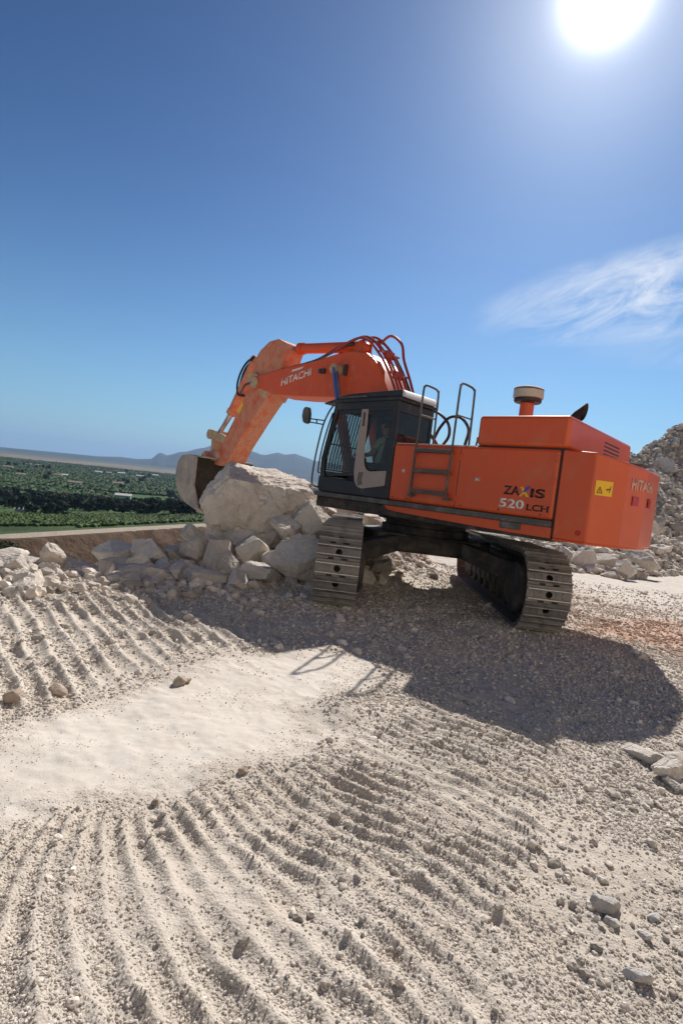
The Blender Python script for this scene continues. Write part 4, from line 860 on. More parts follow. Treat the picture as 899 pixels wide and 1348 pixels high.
# exhaust: pipe cut obliquely
b = HB(); vs = []; seg = 20; RG = [(-2.55, 2.90, 0.10, 0.0), (-2.565, 3.02, 0.09, 0.03), (-2.62, 3.095, 0.04, 0.075), (-2.715, 3.165, -0.025, 0.125), (-2.70, 3.165, -0.02, 0.112), (-2.61, 3.095, 0.03, 0.06)]
for (a0, z0, da, dz) in RG:
    for j in range(seg):
        a = 2 * math.pi * j / seg; vs.append((a0 + da * math.cos(a), 0.3 + 0.09 * math.sin(a) * (0.9 if a0 > -2.7 and z0 > 3.1 else 1), z0 + dz * math.cos(a)))
b.add(vs, [(i * seg + j, i * seg + (j + 1) % seg, (i + 1) * seg + (j + 1) % seg, (i + 1) * seg + j) for i in range(len(RG) - 1) for j in range(seg)])
b.build('exhaust_pipe', 'under', root)
# -- counterweight
cwp = [(-2.985, 1.44), (-3.40, 1.42), (-3.67, 1.08), (-3.765, 0.66), (-3.745, 0.30), (-3.66, -0.2), (-3.50, -0.70), (-3.25, -1.10), (-2.985, -1.34)]
zt = lambda a, l: 2.485 - max(0, (-a - 3.35)) * 0.30 - 0.025 * max(0, 1.0 - l) * (a < -3.1)
b = HB(); b.plan(cwp, 1.355, zt); cw = b.build('counterweight', 'orange', root, bevel=0.022, seg=3, ang=12); cw['label'] = 'rounded orange counterweight with yellow warning plate'
b = HB(); b.plan([(a * 1.0 + 0.0 if i in (0, len(cwp) - 1) else a + 0.03, l * 0.985) for i, (a, l) in enumerate(cwp)], 1.335, 1.356); b.build('bottom_plate', 'orange', cw)
b = HB(); b.box(-2.984, -2.966, -1.30, 1.432, 1.37, 2.47); b.build('dark_gap', 'letterk', cw)
b = HB(); b.lathe((-3.42, 0.1, 2.40), [(0.13, 0), (0.13, 0.05), (0.15, 0.06), (0.15, 0.075), (0.05, 0.085)], 20); b.build('filler_cap', 'rail', cw)
b = HB(); b.lathe((-3.30, 1.405, 1.47), [(0.035, 0), (0.035, 0.03)], 12, 'b'); b.build('tie_hole_plug', 'refl', cw)

def on_rear(l, z, out=0.004):
    """point on the counterweight's rear surface at lateral position l"""
    for (a0, l0), (a1, l1) in zip(cwp[:-1], cwp[1:]):
        if l1 <= l <= l0:
            k = (l0 - l) / (l0 - l1); a = a0 + (a1 - a0) * k; ed = Vector((a1 - a0, l1 - l0)); nn = Vector((ed.y, -ed.x)).normalized()
            if nn.x > 0: nn = -nn
            return a + nn.x * out, l + nn.y * out, z
    return cwp[-1][0], l, z
def warp_plate(lx0, lx1, z0, z1, out, n=8):
    vs = []; fs = []
    for i in range(n + 1):
        l = lx0 + (lx1 - lx0) * i / n
        for z in (z0, z1): vs.append(on_rear(l, z, out))
    for i in range(n): fs.append((2 * i, 2 * i + 2, 2 * i + 3, 2 * i + 1))
    k = len(vs)
    for i in range(n + 1):
        l = lx0 + (lx1 - lx0) * i / n
        for z in (z0, z1): vs.append(on_rear(l, z, out - 0.006))
    for i in range(n): fs.append((k + 2 * i, k + 2 * i + 1, k + 2 * i + 3, k + 2 * i + 2))
    b = HB(); b.add(vs, fs); return b
for l0 in (0.93, 0.52):
    b = warp_plate(l0, l0 - 0.13, 1.885, 2.0, 0.012, 4); b.build('reflector', 'refl', cw)

# -- lettering helper: text mesh laid on a plane
def text_mesh(txt, size, bold=0.0, shear=0.0, space=1.0):
    cu = bpy.data.curves.new('lettering', 'FONT'); cu.body = txt; cu.size = size; cu.offset = bold; cu.shear = shear; cu.space_character = space; cu.extrude = 0.0
    cu.align_x = 'LEFT'; cu.resolution_u = 4
    o = bpy.data.objects.new('lettering', cu); COL.objects.link(o); bpy.context.view_layer.update()
    dg = bpy.context.evaluated_depsgraph_get(); me = bpy.data.meshes.new_from_object(o.evaluated_get(dg)); COL.objects.unlink(o); bpy.data.objects.remove(o); return me
def letter(txt, origin, xa, ya, size, width, m, parent, bold=0.006, shear=0.0, warp=None):
    me = text_mesh(txt, size, bold * size * 2.2, shear)
    xs_ = [v.co.x for v in me.vertices]; x0, x1 = min(xs_), max(xs_); ys_ = [v.co.y for v in me.vertices]; y0 = min(ys_); y1 = max(ys_)
    if warp:
        b = bmesh.new(); b.from_mesh(me)
        bmesh.ops.triangulate(b, faces=b.faces); b.to_mesh(me); b.free()
    for v in me.vertices:
        u = (v.co.x - x0) / (x1 - x0); q = (v.co.y - y0) / (y1 - y0)
        v.co = warp(u, q) if warp else (origin + xa * (u * width) + ya * (q * size))
    me.materials.append(M[m]); o = bpy.data.objects.new('lettering', me); COL.objects.link(o); o.parent = parent
    sl = o.modifiers.new('thick', 'SOLIDIFY'); sl.thickness = 0.001; return o
SD = -H.d                                      # text direction on the left side
pS = lambda s, z: H(s, 1.4445, z)
letter('ZA', pS(-2.245, 1.855), SD, H.z, 0.118, 0.235, 'letterk', hb, 0.012)
letter('IS', pS(-2.63, 1.845), SD, H.z, 0.118, 0.20, 'letterk', hb, 0.012)
b = MB(); yb = pS(-2.475, 1.845)
def quad(o, a, bq, c_, d_): return [tuple(o + SD * p[0] + H.z * p[1]) for p in (a, bq, c_, d_)]
b.add(quad(yb, (0.10, 0), (0.145, 0), (0.045, 0.125), (0.0, 0.125)), [(0, 1, 2, 3)]); b.build('lettering', 'lettery', hb)
b = MB(); yb2 = yb + H.n * 0.001; b.add(quad(yb2, (0.0, 0.0), (0.03, 0.0), (0.155, 0.15), (0.10, 0.14)), [(0, 1, 2, 3)]); b.build('lettering', 'letterb', hb)
b = MB(); yb3 = yb + H.n * 0.002; b.add(quad(yb3, (0.0, 0.0), (0.032, 0.0), (0.085, 0.06), (0.055, 0.065)), [(0, 1, 2, 3)]); b.build('lettering', 'lettery', hb)
letter('520', pS(-2.20, 1.675), SD, H.z, 0.125, 0.36, 'letterw', hb, 0.013)
letter('LCH', pS(-2.60, 1.672), SD, H.z, 0.085, 0.30, 'letterk', hb, 0.010)
def warp_rear(u, q):
    l = 0.98 - 0.60 * u; p = on_rear(l, 2.075 + 0.145 * q, 0.005); return H(*p)
letter('HITACHI', None, None, None, 0.145, 0.7, 'letterp', cw, 0.016, warp=warp_rear)
# warning plate on the side of the counterweight
b = HB(); 
wp = [(-3.435, 1.4195), (-3.515, 1.372), (-3.60, 1.22)]
def plate_pts(u, z, out=0.004):
    # unroll along cwp from (-3.40,1.43) to (-3.67,1.08)
    pts_ = [(-3.40, 1.42), (-3.535, 1.25), (-3.67, 1.08)]; L1 = math.dist(pts_[0], pts_[1]); 
    (p0, p1, k) = (pts_[0], pts_[1], u / L1) if u < L1 else (pts_[1], pts_[2], (u - L1) / math.dist(pts_[1], pts_[2]))
    e = Vector((p1[0] - p0[0], p1[1] - p0[1])); nn = Vector((e.y, -e.x)).normalized()
    if nn.dot(Vector((-1, 1))) < 0: nn = -nn
    return (p0[0] + e.x * k + nn.x * out, p0[1] + e.y * k + nn.y * out, z)
def plate(u0, u1, z0, z1, m, out, name, parent):
    vs = [plate_pts(u0, z0, out), plate_pts(u1, z0, out), plate_pts(u1, z1, out), plate_pts(u0, z1, out)] + [plate_pts(u0, z0, out - .003), plate_pts(u1, z0, out - .003), plate_pts(u1, z1, out - .003), plate_pts(u0, z1, out - .003)]
    b = HB(); b.add(vs, [(0, 1, 2, 3), (7, 6, 5, 4), (0, 4, 5, 1), (1, 5, 6, 2), (2, 6, 7, 3), (3, 7, 4, 0)]); return b.build(name, m, parent)
wpl = plate(0.03, 0.255, 1.955, 2.135, 'warn', 0.006, 'warning_plate', cw)
def strip(p0, p1, wd, m, out=0.0085):
    d = Vector((p1[0] - p0[0], p1[1] - p0[1])).normalized(); nq = Vector((-d.y, d.x)) * wd / 2
    p0 = (p0[0] - .12, p0[1]); p1 = (p1[0] - .12, p1[1]); q = [(p0[0] + nq.x, p0[1] + nq.y), (p1[0] + nq.x, p1[1] + nq.y), (p1[0] - nq.x, p1[1] - nq.y), (p0[0] - nq.x, p0[1] - nq.y)]
    b = HB(); b.add([plate_pts(a, z, out) for a, z in q], [(0, 1, 2, 3)]); return b
bb = MB()
for p0, p1 in (((0.175, 1.985), (0.245, 1.985)), ((0.245, 1.985), (0.21, 2.06)), ((0.21, 2.06), (0.175, 1.985)), ((0.21, 2.0), (0.21, 2.03)), ((0.29, 2.04), (0.35, 2.04)), ((0.335, 2.0), (0.35, 2.08)), ((0.30, 2.02), (0.33, 2.05))):
    x = strip(p0, p1, 0.009, 'letterk'); bb.add(x.v, x.f)
bb.build('warning_symbol', 'letterk', wpl)

# -- ladder and grab rails
b = HB()
for s0 in (-0.73, -1.38):
    b.tube([(s0, 1.43, 1.70), (s0, 1.50, 1.70), (s0, 1.52, 1.76), (s0, 1.50, 2.5), (s0, 1.49, 3.28), (s0, 1.46, 3.36), (s0, 1.42, 3.385), (s0, 1.20, 3.375), (s0, 1.13, 3.35), (s0, 1.10, 3.28), (s0, 1.08, 2.50)], 0.0165, 8, smooth=3)
    b.tube([(s0, 1.49, 2.92), (s0, 1.09, 2.92)], 0.013, 8)
    b.lathe((s0, 1.08, 2.497), [(0.05, 0), (0.05, 0.012)], 10)
    b.box(s0 - 0.05, s0 + 0.035, 1.44, 1.535, 1.675, 1.715)
lad = b.build('ladder', 'rail', root)
for z0 in (2.385, 2.075, 1.765):
    b = HB(); b.box(-1.36, -0.75, 1.455, 1.54, z0 - 0.03, z0 + 0.025); b.build('step', 'rail', lad, bevel=0.006)
b = HB(); b.tube([(-0.95, 0.2, 2.50), (-0.97, 0.2, 2.72), (-1.05, 0.2, 2.78), (-1.78, 0.2, 2.78)], 0.016, 8, smooth=4); b.build('grab_rail', 'rail', root)

# -- boom
b = HB(); b.prism([(5.19, 3.76), (5.33, 3.86), (5.36, 3.98), (5.28, 4.08), (5.04, 4.10), (4.21, 4.20), (3.06, 4.31), (2.45, 4.40), (2.05, 4.42), (1.67, 4.36), (1.42, 4.20), (1.24, 3.99), (0.93, 3.50), (0.55, 2.75), (0.30, 2.20), (0.25, 1.95), (0.40, 1.80), (0.62, 1.85), (0.85, 2.25), (1.35, 3.05), (1.62, 3.32), (1.95, 3.46), (2.4, 3.50), (3.69, 3.56), (4.41, 3.62), (4.95, 3.76)], -0.33, 0.35)
boom = b.build('boom', 'orange_boom', root, bevel=0.02)
for l0 in (0.351, -0.36):
    b = HB(); b.lathe((5.16, l0, 3.92), [(0.13, 0), (0.13, 0.03)], 20, 'b'); b.build('pivot_pin', 'link', boom)
    b = HB(); b.lathe((2.34, l0, 4.05), [(0.11, 0), (0.11, 0.04), (0.05, 0.06)], 20, 'b'); b.build('pivot_pin', 'link', boom)
b = HB(); b.lathe((2.33, 0.39, 4.06), [(0.055, 0), (0.055, 0.06)], 16, 'b'); b.build('pin_cap', 'hose', boom)
b = HB(); b.box(2.10, 2.16, 0.351, 0.42, 3.92, 4.14); b.build('pipe_bracket', 'hose', boom)
b = HB(); b.box(2.74, 2.86, 0.351, 0.42, 4.0, 4.10); b.lathe((2.86, 0.352, 4.05), [(0.05, 0), (0.05, 0.08)], 10, 'b'); b.build('pipe_bracket', 'hose', boom)
ta = (H(3.17, .35, 4.0) - H(4.15, .35, 3.80)).normalized()
letter('HITACHI', H(4.17, 0.3545, 3.80), ta, Vector((0, 0, 1)), 0.165, 0.99, 'letterw', boom, 0.009)
b = HB(); b.add([(3.86, .3545, 4.10), (3.52, .3545, 4.15), (3.46, .3545, 4.20), (3.82, .3545, 4.15)], [(0, 1, 2, 3)]); b.build('emblem', 'letterw', boom)
b = HB(); b.tube([(4.40, 0.18, 4.20), (4.0, 0.18, 4.26), (3.3, 0.18, 4.35), (2.9, 0.18, 4.47), (2.5, 0.18, 4.60), (2.2, 0.18, 4.62)], 0.035, 8, smooth=4); b.build('pipe', 'hose', boom)
# boom cylinders
for l0 in (0.47, -0.45):
    b = HB(); b.tube([(1.62, l0, 2.05), (2.02, l0, 3.12)], 0.105, 20); b.lathe((1.60, l0 - .09, 2.0), [(0.12, 0), (0.12, 0.18)], 18, 'b'); cy = b.build('boom_cylinder', 'orange_boom', root)
    b = HB(); b.tube([(2.02, l0, 3.12), (2.33, l0, 4.03)], 0.055, 16); b.build('piston_rod', 'rod', cy)
    b = HB(); b.lathe((2.34, l0 - .07, 4.05), [(0.10, 0), (0.10, 0.14)], 18, 'b'); b.build('rod_eye', 'link', cy)
b = HB(); b.tube([(2.30, 0.56, 4.05), (2.24, 0.58, 3.85), (2.12, 0.58, 3.5), (2.02, 0.56, 3.2)], 0.028, 8, smooth=4); b.build('hose', 'blue', boom)
# arm cylinder
b = HB(); b.tube([(4.02, 0.0, 4.72), (2.20, 0.0, 4.60)], 0.115, 22); b.lathe((2.10, -0.08, 4.58), [(0.13, 0), (0.13, 0.16)], 18, 'b'); b.tube([(4.08, 0, 4.724), (3.95, 0, 4.715)], 0.135, 22)
b.box(1.95, 2.25, -0.12, -0.085, 4.38, 4.66); b.box(1.95, 2.25, 0.085, 0.12, 4.38, 4.66)
ac = b.build('arm_cylinder', 'orange_boom', root)
b = HB(); b.tube([(4.05, 0, 4.722), (4.50, 0, 4.75)], 0.06, 16); b.lathe((4.52, -0.07, 4.75), [(0.11, 0), (0.11, 0.14)], 16, 'b'); b.build('piston_rod', 'rod', ac)
# pipes over the boom crown
k = 0
for l0, r0, mm, dz in ((0.24, 0.026, 'hosered', 0.0), (0.14, 0.026, 'hosered', 0.05), (0.02, 0.024, 'hosered', 0.03), (-0.10, 0.026, 'hosered', 0.10), (-0.22, 0.026, 'hose', 0.05)):
    b = HB(); b.tube([(2.75, l0, 4.46 + dz), (2.35, l0, 4.62 + dz), (2.0, l0, 4.70 + dz), (1.72, l0 + 0.02, 4.62 + dz), (1.45, l0, 4.38 + dz), (1.22, l0, 4.12 + dz * .7), (0.98, l0 - .02, 3.74 + dz * .6), (0.74, l0, 3.28 + dz * .5), (0.45, l0, 2.72)], r0, 8, smooth=5); b.build('pipe', mm, boom)
b = HB()
b.tube([(1.70, -0.05, 4.62), (1.52, -0.16, 4.80), (1.25, -0.2, 4.62), (1.10, -0.15, 4.28), (0.86, -0.12, 3.86), (0.6, -0.12, 3.3)], 0.028, 8, smooth=5)
b.build('pipe', 'hosered', boom)
for (s0, z0) in ((1.36, 4.34), (1.08, 3.93), (0.84, 3.5)):
    b = HB(); b.tube([(s0, -0.30, z0 + .04), (s0, 0.30, z0 + .04)], 0.022, 6); b.box(s0 - .03, s0 + .03, -0.12, 0.12, z0 - 0.05, z0 + 0.09); b.build('pipe_clamp', 'hosered', boom)
# hoses arching at the boom foot
for pts_ in ([(0.42, 0.0, 3.02), (0.28, 0.0, 3.22), (0.06, 0.0, 3.24), (-0.20, 0.0, 3.05), (-0.26, 0.0, 2.82), (-0.14, 0.0, 2.62), (-0.1, 0, 2.45)], [(0.12, -.1, 2.78), (0.02, -.1, 2.98), (-0.16, -.1, 3.16), (-0.40, -.1, 3.15), (-0.58, -.1, 2.95), (-0.55, -.1, 2.70), (-0.5, -.1, 2.45)]):
    b = HB(); b.tube(pts_, 0.027, 8, smooth=5); b.build('hose', 'hose', root)
b = HB(); b.tube([(0.45, 0.1, 2.95), (0.25, 0.12, 2.92), (0.0, 0.15, 2.78), (-0.25, 0.15, 2.50)], 0.03, 8, smooth=5); b.tube([(0.45, 0.2, 2.85), (0.2, 0.2, 2.75), (-0.1, 0.2, 2.47)], 0.03, 8, smooth=5); b.build('hose', 'hosered', root)
# -- arm
b = HB(); b.prism([(4.22, 4.67), (4.30, 4.82), (4.57, 4.93), (4.90, 4.90), (5.22, 4.72), (5.38, 4.52), (5.44, 4.10), (5.68, 3.55), (6.05, 2.98), (6.42, 2.42), (6.66, 2.02), (6.64, 1.90), (6.40, 1.88), (5.98, 2.05), (5.76, 2.40), (5.22, 3.04), (4.66, 3.66), (4.40, 4.20)], -0.25, 0.27)
arm = b.build('arm', 'orange_dusty', root, bevel=0.02)
b = HB(); b.prism([(4.80, 3.55), (5.05, 3.75), (5.5, 3.95), (5.55, 4.15), (5.25, 4.18), (4.9, 4.02), (4.6, 3.85)], -0.34, 0.345); b.build('boom_nose_bracket', 'link', arm, bevel=0.01)
b = HB(); b.add([(5.90, .2735, 3.27), (5.78, .2735, 3.20), (5.66, .2735, 3.42), (5.72, .2735, 3.52)], [(0, 1, 2, 3)]); b.build('warning_plate', 'warn', arm)
b = HB(); b.tube([(5.72, 0.02, 4.52), (6.20, 0.02, 3.72), (6.48, 0.02, 3.25)], 0.125, 20); b.lathe((5.70, -0.07, 4.55), [(0.13, 0), (0.13, 0.18)], 18, 'b'); b.tube([(6.42, 0.02, 3.35), (6.49, 0.02, 3.24)], 0.145, 20)
bc = b.build('bucket_cylinder', 'orange_dusty', root)
b = HB(); b.tube([(6.48, 0.02, 3.25), (7.02, 0.02, 2.68)], 0.062, 16); b.build('piston_rod', 'rod', bc)
b = HB(); b.tube([(6.40, 0.16, 3.20), (6.86, 0.16, 2.62)], 0.03, 10); b.build('guide_pipe', 'rod', bc)
for k in range(3):
    o_ = 0.05 * k + 0.06
    b = HB(); b.tube([(5.62, 0.2 - o_, 4.62), (5.90, 0.2 - o_, 4.56 - o_), (6.16 - o_, 0.2 - o_, 4.28), (6.26 - o_, 0.2 - o_, 3.98), (6.12, 0.2 - o_, 3.72), (5.92, 0.2 - o_, 3.70)], 0.026, 8, smooth=5); b.build('hose', 'black', arm)
b = HB(); b.tube([(5.1, 0.31, 4.1), (5.3, 0.33, 3.95), (5.6, 0.31, 3.9), (5.8, 0.29, 3.72)], 0.028, 8, smooth=4); b.build('hose', 'hose', arm)
# linkage
lk = None
for l0 in (0.20, -0.24):
    b = HB(); b.prism([(6.28, 2.56), (6.42, 2.46), (7.02, 2.56), (7.14, 2.66), (7.08, 2.80), (6.94, 2.80), (6.42, 2.68)], l0, l0 + 0.06)
    lk2 = b.build('bucket_link', 'link', root, bevel=0.01)
    b = HB(); b.lathe((7.02, l0 - .02, 2.68), [(0.13, 0), (0.13, 0.1)], 18, 'b'); b.build('link_pin', 'link', lk2)
    b = HB(); b.lathe((6.38, l0 - .01, 2.57), [(0.10, 0), (0.10, 0.08)], 18, 'b'); b.build('link_pin', 'link', lk2)
b = HB(); b.prism([(6.92, 2.70), (7.12, 2.70), (7.10, 2.3), (7.16, 2.08), (7.04, 2.0), (6.94, 2.06), (6.95, 2.3)], -0.12, 0.14); b.build('bucket_link', 'link', root, bevel=0.015)
# -- bucket: curved shell, two side plates, lip with teeth, ears
shell = [(6.42, 2.06), (6.98, 2.08), (7.30, 2.05), (7.48, 1.86), (7.53, 1.58), (7.46, 1.28), (7.25, 1.02), (6.90, 0.83), (6.35, 0.70)]
inner = []
for i, (a, z) in enumerate(shell):
    p0 = shell[max(i - 1, 0)]; p1 = shell[min(i + 1, len(shell) - 1)]; e = Vector((p1[0] - p0[0], p1[1] - p0[1])).normalized(); nn = Vector((e.y, -e.x)); cgr = Vector((6.85 - a, 1.45 - z))
    if nn.dot(cgr) < 0: nn = -nn
    inner.append((a + nn.x * 0.04, z + nn.y * 0.04))
b = HB(); b.prism(shell + inner[::-1], -0.80, 0.80); bk = b.build('bucket', 'bucket', root, bevel=0.008)
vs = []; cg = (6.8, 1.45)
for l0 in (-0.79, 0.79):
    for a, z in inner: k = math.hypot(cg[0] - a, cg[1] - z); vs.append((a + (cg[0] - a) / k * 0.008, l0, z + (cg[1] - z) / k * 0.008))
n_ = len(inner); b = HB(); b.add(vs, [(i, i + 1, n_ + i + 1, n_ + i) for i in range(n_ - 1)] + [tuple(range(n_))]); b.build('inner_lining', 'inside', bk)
for l0 in (0.7995, -0.8395):
    b = HB(); b.prism([(6.60, 2.045)] + [(a * 0.995 + 0.0345, z * 0.985 + 0.02) for a, z in shell[1:]] + [(6.30, 0.74), (6.62, 1.30)], l0, l0 + 0.04); b.build('side_plate', 'bucket', bk, bevel=0.006)
    b = HB(); b.prism([(6.30, 0.80), (6.42, 0.76), (6.75, 1.30), (6.70, 1.95), (6.60, 2.0), (6.60, 1.32)], l0 - 0.012 if l0 > 0 else l0 - 0.012, l0 + 0.052); b.build('side_cutter', 'bucket', bk, bevel=0.008)
for k in range(5):
    l0 = -0.72 + 0.36 * k
    b = HB(); b.add([(6.42, l0 - .07, 0.66), (6.42, l0 + .07, 0.66), (6.40, l0 + .07, 0.79), (6.40, l0 - .07, 0.79), (6.08, l0 - .03, 0.64), (6.08, l0 + .03, 0.64), (6.09, l0 + .03, 0.67), (6.09, l0 - .03, 0.67)], [(0, 1, 2, 3), (7, 6, 5, 4), (0, 4, 5, 1), (1, 5, 6, 2), (2, 6, 7, 3), (3, 7, 4, 0)]); b.build('tooth', 'bucket', bk, bevel=0.008)
for l0 in (-0.31, 0.27):
    b = HB(); b.prism([(6.30, 2.07), (6.36, 2.26), (6.54, 2.30), (6.90, 2.22), (7.05, 2.24), (7.20, 2.16), (7.24, 2.06)], l0, l0 + 0.05); b.build('ear', 'orange_dusty', bk, bevel=0.01)
b = HB(); b.lathe((6.48, -0.36, 2.14), [(0.09, 0), (0.09, 0.72)], 18, 'b'); b.lathe((7.06, -0.34, 2.12), [(0.075, 0), (0.075, 0.68)], 18, 'b'); b.build('bucket_pin', 'letterp', bk)
for k in range(2):
    b = HB(); z0 = 1.0 + 0.0 * k; a0 = 7.25 - .25 * k
    b.prism([(7.50, 1.65), (7.56, 1.62), (7.50, 1.25), (7.28, 0.98), (6.95, 0.80), (6.94, 0.82), (7.24, 1.01), (7.45, 1.28)], -0.55 + 0.8 * k, -0.35 + 0.8 * k); b.build('wear_strip', 'bucket', bk)

# -- cab
CL, CRr = 1.42, 0.46                             # left (near) and right side planes
b = HB(); b.prism([(-0.225, 1.578), (1.40, 1.578), (1.45, 1.66), (1.44, 1.86), (-0.225, 1.78)], CRr, CL)
cab = b.build('cab', 'dark', root, bevel=0.02); cab['label'] = 'dark grey glazed cab with beige door pillar'
b = HB(); b.box(-0.20, 1.36, CRr + .02, CL - .02, 1.54, 1.577); b.build('cab_floor', 'under', cab)
def bar(b, p0, p1, wd, l0, l1):
    d = Vector((p1[0] - p0[0], p1[1] - p0[1])); d.normalize(); nq = Vector((-d.y, d.x)) * wd / 2
    b.prism([(p0[0] + nq.x, p0[1] + nq.y), (p1[0] + nq.x, p1[1] + nq.y), (p1[0] - nq.x, p1[1] - nq.y), (p0[0] - nq.x, p0[1] - nq.y)], l0, l1)
b = HB()
for l0, l1 in ((CL - 0.06, CL), (CRr, CRr + 0.06)):
    bar(b, (-0.18, 1.76), (-0.17, 3.14), 0.10, l0, l1)                     # rear pillar
    bar(b, (1.365, 1.84), (1.385, 2.2), 0.09, l0, l1); bar(b, (1.385, 2.18), (1.185, 3.12), 0.085, l0, l1)     # front pillar
    b.prism([(-0.225, 3.06), (1.24, 3.02), (1.22, 3.16), (-0.225, 3.18)], l0 + .001, l1 - .001)
b.box(-0.222, -0.17, CRr + .06, CL - .06, 3.0, 3.17); b.box(-0.222, -0.17, CRr + .06, CL - .06, 1.77, 2.52); b.box(1.17, 1.22, CRr + .06, CL - .06, 3.03, 3.13); b.box(1.33, 1.40, CRr + .06, CL - .06, 1.85, 1.95)
b.build('frame', 'dark', cab, bevel=0.012)
# roof
b = HB(); b.prism([(-0.26, 3.175), (1.20, 3.155), (1.47, 3.135), (1.49, 3.155), (1.24, 3.215), (-0.26, 3.235)], CRr - 0.02, CL + 0.03)
b.prism([(-0.24, 3.245), (1.12, 3.232), (1.28, 3.205), (1.16, 3.265), (0.9, 3.31), (-0.24, 3.345)], CRr + 0.03, CL - 0.01); rf = b.build('roof', 'dark', cab, bevel=0.01)
b = HB(); b.prism([(-0.245, 3.24), (-0.262, 3.24), (-0.34, 3.215), (-0.30, 3.30), (-0.245, 3.35)], CRr + 0.05, CL - 0.03); b.build('roof_rear_edge', 'roofw', rf, bevel=0.006)
b = HB(); b.prism([(0.46, 3.236), (0.5, 3.27), (1.1, 3.25), (1.14, 3.225)], CL - 0.005, CL + 0.025); b.build('roof_trim', 'rail', rf)
# door: beige pillar that sweeps into the lower panel
b = HB(); dp = [(0.415, 3.04), (0.555, 3.04), (0.575, 2.6), (0.575, 1.98), (0.54, 1.82), (0.46, 1.73), (0.36, 1.705), (-0.13, 1.79), (-0.13, 2.035), (0.22, 2.005), (0.30, 2.03), (0.355, 2.10), (0.385, 2.2), (0.40, 2.6)]
b.prism(dp, CL - 0.01, CL + 0.014); dr = b.build('door', 'beige', cab, bevel=0.006)
for k in range(4):
    s0 = 0.42 - 0.028 * k; b = HB(); b.tube([(s0 + .01, CL + .016, 1.75 + .01 * k), (s0 + 0.045, CL + .016, 1.85), (s0 + .02, CL + .016, 1.98)], 0.0055, 6, smooth=3); b.build('door_vent', 'black', dr)
b = HB(); b.box(0.462, 0.492, CL + .0135, CL + 0.03, 2.75, 2.98); b.build('door_handle', 'dark', dr, bevel=0.004)
b = HB(); bar(b, (1.24, 1.885), (0.575, 1.93), 0.05, CL - .03, CL + .004); bar(b, (1.10, 2.985), (0.56, 3.005), 0.07, CL - .03, CL + .004); bar(b, (1.36, 1.88), (1.37, 2.2), 0.05, CL - .03, CL + .004); bar(b, (1.37, 2.18), (1.17, 3.05), 0.06, CL - .03, CL + .004)
b.box(-0.125, 0.40, CL - .03, CL + .002, 3.02, 3.065); b.box(-0.15, -0.10, CL - .03, CL + .004, 2.04, 3.03); b.build('door_frame', 'dark', dr, bevel=0.006)
def pane(name, quad_, th=0.006):
    vs = [tuple(q) for q in quad_]; b = HB(); b.add(vs, [(0, 1, 2, 3)]); o = b.build(name, 'glass', cab); return o
pane('side_window', [(1.10, CL - .02, 2.96), (0.56, CL - .02, 2.98), (0.57, CL - .02, 1.92), (1.30, CL - .02, 1.90)])
pane('side_window', [(0.41, CL - .02, 3.03), (-0.12, CL - .02, 3.03), (-0.13, CL - .02, 2.03), (0.40, CL - .02, 2.03)])
pane('windscreen', [(1.38, CL - .07, 2.0), (1.38, CRr + .07, 2.0), (1.19, CRr + .07, 3.06), (1.19, CL - .07, 3.06)])
pane('rear_window', [(-0.20, CL - .07, 3.0), (-0.20, CRr + .07, 3.0), (-0.20, CRr + .07, 2.52), (-0.20, CL - .07, 2.52)])
pane('side_window', [(1.30, CRr + .03, 1.9), (1.0, CRr + .03, 1.9), (1.0, CRr + .03, 3.03), (1.16, CRr + .03, 3.03)])
b = HB(); b.box(-0.12, 1.0, CRr + .01, CRr + .05, 1.78, 3.06); b.build('side_panel', 'dark', cab)
b = HB()
for k in range(12):
    l0 = CRr + 0.07 + 0.072 * k; b.tube([(1.46, l0, 1.98), (1.445, l0, 2.2), (1.265, l0, 3.04)], 0.011, 6)
for (s0, z0) in ((1.46, 1.98), (1.40, 2.45), (1.265, 3.04)): b.tube([(s0, CRr + .03, z0), (s0, CL - .04, z0)], 0.013, 6)
b.build('window_guard', 'black', cab)
b = HB(); b.tube([(1.22, 1.46, 3.12), (1.30, 1.50, 2.95), (1.40, 1.505, 2.70), (1.49, 1.505, 2.2), (1.515, 1.505, 1.80), (1.48, 1.50, 1.68), (1.38, 1.46, 1.64)], 0.0155, 8, smooth=4)
b.tube([(1.24, 1.44, 2.98), (1.31, 1.46, 2.7), (1.40, 1.46, 2.3), (1.43, 1.46, 1.95), (1.40, 1.44, 1.9)], 0.014, 8, smooth=4); b.build('grab_rail', 'dark', cab)
b = HB(); b.tube([(1.38, 1.50, 2.76), (1.74, 1.55, 2.80)], 0.012, 6); b.tube([(1.36, 1.50, 2.83), (1.74, 1.55, 2.86)], 0.012, 6); b.tube([(1.55, 1.52, 2.78), (1.55, 1.52, 2.85)], 0.012, 6); ma = b.build('mirror_arm', 'dark', cab)
b = HB(); b.prism([(1.72, 2.79), (1.78, 2.76), (1.85, 2.79), (1.89, 2.90), (1.88, 3.02), (1.83, 3.07), (1.76, 3.06), (1.72, 2.95)], 1.50, 1.60); b.build('mirror', 'mirror', ma, bevel=0.02, seg=3)
b = HB(); b.tube([(1.42, 1.36, 1.9), (1.43, 1.3, 2.3), (1.3, 1.25, 2.75)], 0.012, 6, smooth=3); b.build('wiper', 'black', cab)
